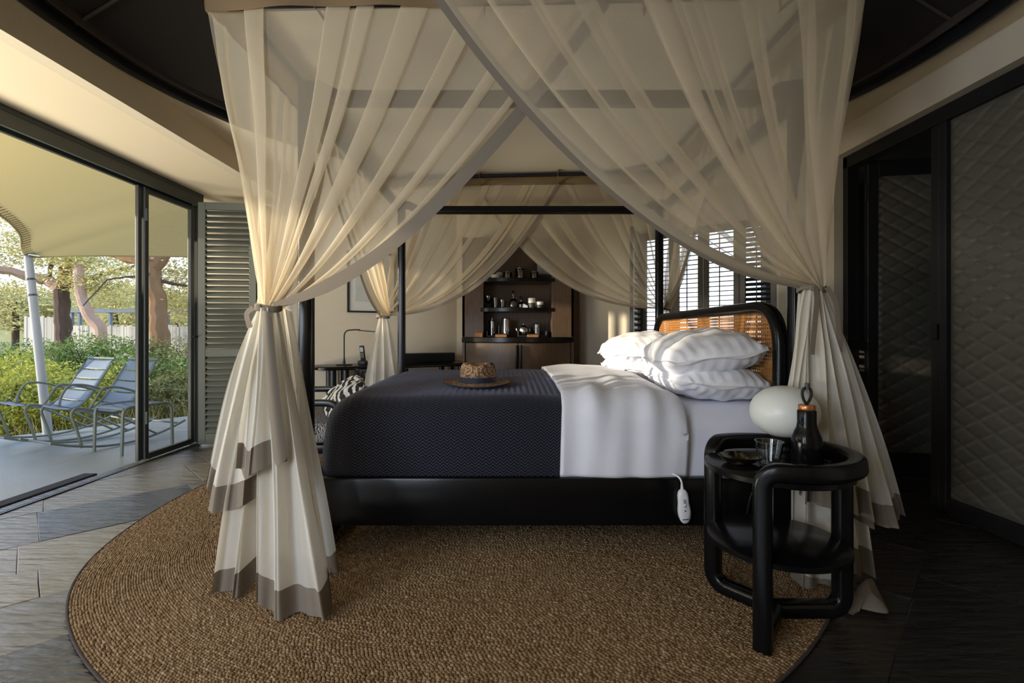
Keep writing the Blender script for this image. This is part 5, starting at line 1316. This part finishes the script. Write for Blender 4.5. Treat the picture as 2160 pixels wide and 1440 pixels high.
rk2['label'] = 'blue-grey slatted metal rocking chair beside the footstool, partly behind the door stile'
def footstool():
    c = V(-3.50,4.54,-.03); R = Matrix.Rotation(math.radians(-22),3,'Z')
    root = thing('footstool', 'low blue-grey metal footstool with slatted top in front of the rocking chairs', 'stool', tuple(c))
    g = lambda x,y,z: c+R@V(x,y,z)
    for s in (-1,1):
        MB().tube(rpath([g(.20*s,-.22,0),g(.20*s,-.21,.42),g(.20*s,.21,.42),g(.20*s,.22,0)],.07,6),.0135,8).build('leg_frame', M['chair_green'], root, smooth=True)
    for k in range(4):
        A = np.zeros((4,7,3)); y0 = -.19+.097*k
        for i in range(4):
            for j in range(7):
                x = -.19+.38*j/6; A[i,j] = tuple(g(x, y0+.088*i/3, .418-.018*(1-(x/.19)**2)))
        MB().grid(A).build('slat', M['chair_blue'], root, smooth='all', solid=.006)
    for y in (-.205,.205): MB().tube([g(-.20,y,.405),g(.20,y,.405)],.010,8).build('cross_bar', M['chair_green'], root, smooth=True)
footstool()

# ground, hill
m = MB(); n = 40; A = np.zeros((n+1,n+1,3))
for i in range(n+1):
    for j in range(n+1):
        x = -45+60*i/n; y = -20+70*j/n
        A[i,j] = (x,y,-.32+.04*math.sin(x*1.3)*math.cos(y*.9)+max(0,(y-24))*.03)
S_(m.grid(A).build('ground', mat('dry_grass_soil',(.22,.20,.07),.95,var=.35,vscale=3), smooth='all'))
A = np.zeros((31,9,3))
for i in range(31):
    for j in range(9):
        x = -60+60*i/30; f = j/8
        A[i,j] = (x, 42+18*f, -.4+(5.2+1.6*math.sin(x*.12+1)+.5*math.sin(x*.5))*math.sin(f*PI/2)*(1 if x < -28 else max(.25,1-(x+28)/26)))
S_(MB().grid(A).build('hill', mat('dry_hillside',(.26,.24,.09),.95,var=.35,vscale=.6), smooth='all'))

def leaves_mesh(name, pts, size, mtl, parent, up=.35, asp=.45, jit=.3):
    n = len(pts); pts = np.asarray(pts)
    nrm = rng.normal(size=(n,3)); nrm[:,2] = np.abs(nrm[:,2])+up; nrm /= np.linalg.norm(nrm,axis=1)[:,None]
    t = rng.normal(size=(n,3)); t -= nrm*np.sum(t*nrm,1)[:,None]; t /= np.linalg.norm(t,axis=1)[:,None]
    b = np.cross(nrm,t); s = size*(1+rng.uniform(-jit,jit,n))[:,None]
    off = np.array(parent.location) if parent is not None else 0
    q = np.stack([pts-t*s*.5, pts+b*s*asp*.5, pts+t*s*.5, pts-b*s*asp*.5],1)-off
    me = bpy.data.meshes.new(name); me.vertices.add(n*4); me.vertices.foreach_set('co', q.reshape(-1).astype(np.float32))
    me.loops.add(n*4); me.loops.foreach_set('vertex_index', np.arange(n*4,dtype=np.int32))
    me.polygons.add(n); me.polygons.foreach_set('loop_start', np.arange(0,n*4,4,dtype=np.int32)); me.polygons.foreach_set('loop_total', np.full(n,4,dtype=np.int32))
    me.update(); me.validate(); me.materials.append(mtl)
    o = bpy.data.objects.new(name, me); COL.objects.link(o); o.parent = parent; o['kind'] = 'stuff'; return o
LY = per_island('yellow_green_leaf', [(.26,.30,.03),(.42,.42,.06),(.55,.50,.10),(.17,.23,.03)], .6, .3, .3)
LG = per_island('mid_green_leaf', [(.07,.14,.03),(.13,.22,.045),(.22,.29,.07),(.32,.35,.12)], .6, .3, .3)
LO_ = per_island('olive_leaf', [(.14,.17,.05),(.24,.25,.08),(.35,.33,.12),(.42,.38,.17)], .6, .3, .3)
LA = per_island('acacia_leaf', [(.34,.34,.12),(.52,.48,.20),(.66,.60,.27),(.80,.72,.40)], .7, .2, .4)
BK = mat('dark_bark', (.09,.06,.045), .95, var=.5, vscale=9, stretch=(1,1,.3), bump=.8, bscale=12)
BKO = mat('orange_bark', (.24,.14,.07), .9, var=.45, vscale=6, stretch=(1,1,.4), bump=.6, bscale=12)
BKP = mat('pinkish_bark', (.40,.27,.20), .9, var=.25, vscale=6)
GZ = -.32
def bush(px, topy, Y, wd, mtl, label, group, n=3200, size=.06):
    c = P(px, topy, Y); h = c.z-GZ
    root = thing('bush', label, 'bush', (c.x, Y, GZ), group)
    k = rng.normal(size=(n,3)); k /= np.linalg.norm(k,axis=1)[:,None]; r = rng.uniform(.45,1.0,n)**.5
    lump = 1+.22*np.sin(k[:,0]*5+px)+.18*np.sin(k[:,1]*6+k[:,2]*5+Y)
    p = k*(r*lump)[:,None]*np.array([wd/2,wd/2,h/2*1.05])*.85
    p[:,2] += h/2; p[:,2] = np.maximum(p[:,2],.02)
    leaves_mesh('foliage', p+np.array([c.x,Y,GZ]), size, mtl, root)
    for i in range(5):
        a = random.random()*6.28; MB().tube([V(c.x,Y,GZ),V(c.x+.15*wd*math.cos(a),Y+.15*wd*math.sin(a),GZ+h*.4),V(c.x+.3*wd*math.cos(a),Y+.3*wd*math.sin(a),GZ+h*.75)],.012,5).build('stem', BK, root)
BL1 = ['yellow-green bush at the far left edge of the terrace', 'yellow-green bush just left of the rocking chairs, close to the terrace', 'yellow-green bush directly behind the awning pole foot', 'low yellow-green bush behind the arms of the first rocking chair', 'yellow-green bush behind the back of the first rocking chair', 'tall yellow-green bush left of the upper awning pole', 'yellow-green bush between the backs of the two rocking chairs', 'tall yellow-green bush at the far left, behind the others']
g1 = 'yellow-green bushes beside the terrace'; l1 = 'bright yellow-green leafy bush growing right beside the terrace edge'
for px, ty, Y, wd in ((-60,800,6.0,1.5),(15,770,6.4,1.4),(75,765,6.9,1.3),(115,800,6.6,1.1),(165,790,7.4,1.3),(40,740,8.0,1.6),(220,770,8.0,1.3),(-40,735,8.4,1.8)):
    bush(px, ty, Y, wd, LY, BL1.pop(0), g1, 3600, .055)
BL2 = ['dark green bush below the low acacia branch, left of the pole', 'dark green bush right behind the awning pole', 'dark green bush at the foot of the dark acacia trunk', 'dark green bush at the foot of the pale leaning trunk', 'dark green bush in front of the fence, next to the door stile', 'dark green bush behind the second rocking chair', 'dark green bush at the right end, seen through the screen']
g2 = 'darker green bushes in front of the fence'; l2 = 'darker green bush in the middle row before the pale fence'
for px, ty, Y, wd in ((30,712,10.5,2.0),(90,722,9.6,1.6),(150,708,10.6,1.9),(205,700,10.2,1.7),(262,702,10.4,1.7),(300,735,8.8,1.4),(395,745,8.6,1.3)):
    bush(px, ty, Y, wd, LG, BL2.pop(0), g2, 3400, .065)
BL3 = ['olive bush at the foot of the thick orange trunk', 'olive bush right of the thick orange trunk by the shutter', 'low olive bush behind the footstool, seen through the screen', 'olive bush hidden mostly by the shutter, beyond the screen', 'low olive bush near the terrace edge, seen through the screen']
g3 = 'olive bushes seen through the screen panel'; l3 = 'olive-green loose bush seen through the screen panel'
for px, ty, Y, wd in ((345,712,10.8,1.8),(415,705,11.0,1.9),(340,790,7.9,1.2),(450,760,8.6,1.5),(395,800,8.0,1.2)):
    bush(px, ty, Y, wd, LO_, BL3.pop(0), g3, 2800, .06)
# tall grass
nb = 5000; X = rng.uniform(-14,-3.4,nb); Yy = rng.uniform(5.0,12,nb)
ok = ~((X > -5.6+.0*Yy) & (Yy < 7.4-(-(X)-3.4)*1.25+.1) )
X, Yy = X[ok], Yy[ok]; nb = len(X)
hh = rng.uniform(.15,.5,nb); lean = rng.normal(0,.12,(nb,2))
me = bpy.data.meshes.new('grass'); q = np.zeros((nb,3,3)); an = rng.uniform(0,PI,nb)
q[:,0] = np.stack([X-.008*np.cos(an),Yy-.008*np.sin(an),np.full(nb,GZ)],1); q[:,1] = np.stack([X+.008*np.cos(an),Yy+.008*np.sin(an),np.full(nb,GZ)],1)
q[:,2] = np.stack([X+lean[:,0],Yy+lean[:,1],GZ+hh],1)
me.from_pydata(q.reshape(-1,3).tolist(), [], [(3*i,3*i+1,3*i+2) for i in range(nb)]); me.update(); me.materials.append(per_island('grass_blade',[(.20,.20,.05),(.34,.30,.10),(.46,.38,.18)],.8,.2,.3))
go = bpy.data.objects.new('grass', me); COL.objects.link(go); tag(go, 'tall dry yellow grass growing between the bushes', 'grass', kind='stuff')

def branch(path, r0, r1, mtl, root, name='branch', seg=8):
    pts = []
    for i in range(len(path)-1):
        a, b = Vector(path[i]), Vector(path[i+1])
        for k in range(4): pts.append(a.lerp(b,k/4)+V(random.uniform(-1,1),random.uniform(-1,1),random.uniform(-1,1))*r0*.14*(1 if (i or k) else 0))
    pts.append(Vector(path[-1])); n = len(pts)
    sc = [r0+(r1-r0)*i/(n-1) for i in range(n)]
    prof = [(math.cos(2*PI*i/seg), math.sin(2*PI*i/seg)) for i in range(seg)]
    return MB().sweep(pts, prof, scale=[s*(1+random.uniform(-.08,.08)) for s in sc]).build(name, mtl, root, smooth=True)
def foliage(root, clusters, n, size, mtl=None):
    tot = sum(c[3]*c[4] for c in clusters); P_ = []
    for (x,y,z,rx,rz) in clusters:
        k = max(50,int(n*rx*rz/tot)); a = rng.normal(size=(k,3)); r = rng.uniform(0,1,k)**.5
        a /= np.linalg.norm(a,axis=1)[:,None]
        p = a*r[:,None]*np.array([rx,rx*.8,rz])
        sub = rng.normal(0,1,(k//12+1,3))*np.array([rx*.5,rx*.4,rz*.5])       # twiggy clumps
        idx = rng.integers(0,len(sub),k); mixm = rng.random(k) < .65
        p[mixm] = sub[idx[mixm]]+rng.normal(0,.10,(mixm.sum(),3))*np.array([2.0,1.4,.28])
        P_.append(p+np.array([x,y,z]))
    leaves_mesh('foliage', np.concatenate(P_), size, mtl or LA, root, .8, .38)
# first acacia: dark trunk left of centre
t1 = thing('acacia_tree', 'dark-trunked acacia with a low horizontal branch, left in the garden', 'tree', tuple(P(133,703,13)-V(0,0,1.4)))
b = P(138,760,13)
branch([V(b.x+.05,13,GZ),P(136,705,13),P(132,650,13),P(128,605,13)], .19,.16, BK, t1, 'trunk', 10)
branch([P(128,608,13),P(100,590,13),P(45,578,12.8),P(-40,560,12.4)], .17,.09, BKP, t1)
branch([P(130,608,13),P(142,560,13.1),P(146,500,13.2)], .16,.10, BKO, t1)
branch([P(135,606,13),P(175,590,13),P(230,575,13.3),P(290,560,13.5)], .10,.04, BK, t1)
branch([P(102,590,13),P(112,540,12.8),P(118,480,12.8)], .06,.03, BK, t1)
fc = [tuple(P(px,py,Y))+(rx,rz) for px,py,Y,rx,rz in ((20,500,13,1.2,.5),(70,545,13.5,1.2,.35),(110,500,13,1.0,.45),(170,560,13.5,1.2,.45),(230,590,13.2,1.1,.35),(60,610,13.5,1.1,.25),(190,620,14,1.2,.25),(130,450,13,1.3,.5),(30,440,13,1.3,.4),(240,520,13.8,1.2,.5),(-50,540,13,1.2,.5),(250,640,13.8,.9,.2),(150,585,12.8,.8,.2),(0,615,14,1.1,.25),(-30,650,14,1,.25))]
foliage(t1, fc, 15000, .10)
# pale leaning trunk
t2 = thing('acacia_tree', 'slender pale pinkish trunk leaning right behind the bushes', 'tree', tuple(P(200,703,12.2)-V(0,0,1.3)))
branch([V(P(222,703,12.2).x,12.2,GZ),P(213,697,12.2),P(190,668,12.2),P(175,640,12.2),P(166,600,12.3),P(168,560,12.4)], .15,.10, BKP, t2, 'trunk', 10)
foliage(t2, [tuple(P(165,545,12.6))+(.8,.3),tuple(P(200,600,12.6))+(.8,.25)], 2600, .10)
# big orange-barked tree behind the screen
t3 = thing('acacia_tree', 'thick orange-brown acacia trunk with a heavy forked limb, seen through the screen panel', 'tree', tuple(P(330,703,11)-V(0,0,1.3)))
branch([V(P(340,703,11).x,11,GZ),P(338,705,11),P(332,640,11),P(322,580,11),P(318,545,11)], .20,.17, BKO, t3, 'trunk', 10)
branch([P(320,560,11),P(285,545,11),P(240,535,11),P(190,510,11)], .15,.08, BKO, t3)
branch([P(322,565,11),P(350,530,11.1),P(375,490,11.2)], .17,.09, BKO, t3)
branch([P(326,575,11),P(290,583,10.6),P(262,584,10.4),P(225,590,10.2),P(175,645,10.0)], .035,.012, BK, t3, seg=6)
branch([P(330,590,11),P(370,600,11.2),P(420,605,11.4)], .05,.02, BK, t3)
fc = [tuple(P(px,py,Y))+(rx,rz) for px,py,Y,rx,rz in ((390,570,11.8,1.0,.4),(380,630,11.8,.9,.3),(350,500,11.5,1.1,.4),(270,570,11.6,.7,.3),(420,500,11.8,1.2,.5),(300,610,12.2,.8,.25),(400,665,12,.8,.2),(440,600,12,1,.4))]
foliage(t3, fc, 8000, .10)
# distant tree line
for i, (px, ty, Y) in enumerate(((-80,600,26),(30,625,27),(120,640,28),(240,620,26),(340,630,27),(420,615,26))):
    c = P(px, ty, Y); t = thing('acacia_tree', ['distant flat-topped tree at the far left beyond the fence', 'distant tree left of the awning pole beyond the fence', 'distant tree behind the dark acacia trunk', 'distant tree between the leaning trunk and the door stile', 'distant tree behind the thick orange trunk', 'distant tree at the right, next to the shutter'][i], 'tree', (c.x,Y,GZ), 'distant trees beyond the fence')
    branch([V(c.x,Y,GZ),V(c.x+.1,Y,c.z*.5),V(c.x,Y,c.z)], .2,.1, BK, t, 'trunk', 8)
    foliage(t, [(c.x,Y,c.z-.1,2.0,.7),(c.x-1.2,Y,c.z-.7,1.5,.6),(c.x+1.3,Y,c.z-.6,1.5,.6),(c.x,Y,c.z-1.5,2.2,.5)], 2600, .24, LA)
# pale fence and the blue-grey rail above it
fr = thing('garden_fence', 'low pale weathered reed fence behind the bushes', 'fence', (P(200,703,16).x,16,GZ))
bd = MB(); x = P(52,0,16).x
while x < P(470,0,16).x:
    w_ = random.uniform(.06,.10); z1 = 1.62+random.uniform(-.05,.04) if x < P(130,0,16).x else 1.30+random.uniform(-.04,.04)
    bd.box((x+w_/2,16+random.uniform(-.01,.01),(z1+GZ)/2),(w_-.008,.03,z1-GZ)); x += w_
o = bd.build('board', per_island('weathered_reed',[(.44,.41,.37),(.55,.52,.47),(.64,.61,.56)],.9), fr); o['kind'] = 'stuff'
for px in (55,130,210,290,370,450):
    MB().cyl((P(px,0,16).x,16.06,GZ),(P(px,0,16).x,16.06,1.45),.05,.05,8).build('post', BK, fr)
rl = thing('garden_rail', 'blue-grey ribbed rail on posts above the pale fence', 'railing', (P(230,703,17).x,17,GZ))
MB().b2(P(142,651,17), P(470,659,17)+V(0,.2,0)).build('rail', M['chair_blue'], rl)
for px in (146,163,228,290,350,410): MB().rbox((P(px,0,17).x,17.1,(1.85+GZ)/2),(.10,.10,1.85-GZ),.01).build('post', M['chair_blue'], rl)

# added leafy sun blocker, out of view: shaped to leave low sun patches indoors
hg = thing('sun_block_hedge', 'unseen leafy sun blocker added to the left of the terrace', 'sun_block_hedge', (-9.0,-2.0,GZ))
m = MB(); A = np.zeros((41,9,3)); sec = [(-.45,0),(-.5,1.0),(-.48,2.2),(-.3,2.66),(0,2.72),(.3,2.66),(.48,2.2),(.5,1.0),(.45,0)]
for i in range(41):
    for j,(a,b) in enumerate(sec): yy_ = -7.5+10.8*i/40; tall_ = 1.0+.75*min(1,max(0,(-1.0-yy_)/.4)); A[i,j] = (-9.0+a+.05*math.sin(i*1.7+j), yy_, GZ+b*tall_+.05*math.sin(i*2.3+j*1.1)*(b>.5))
m.grid(A); m.add([tuple(q) for q in A[0]], [tuple(range(9))]); m.add([tuple(q) for q in A[40]], [tuple(range(9))])
m.build('sun_block_core', mat('sun_block_twigs',(.06,.08,.025),.95,var=.4), hg)
k = 12000; yl_ = -7.5+10.8*rng.random(k); f = rng.random(k)*8; j = f.astype(int); tt = (f-j)[:,None]; sc_ = np.array(sec); q = sc_[j]*(1-tt)+sc_[np.minimum(j+1,8)]*tt
leaves_mesh('foliage', np.stack([-9.0+q[:,0]*1.06+rng.normal(0,.03,k), yl_, GZ+q[:,1]*(1+.75*np.clip((-1.0-yl_)/.4,0,1))+rng.normal(0,.03,k)],1), .08, LG, hg)
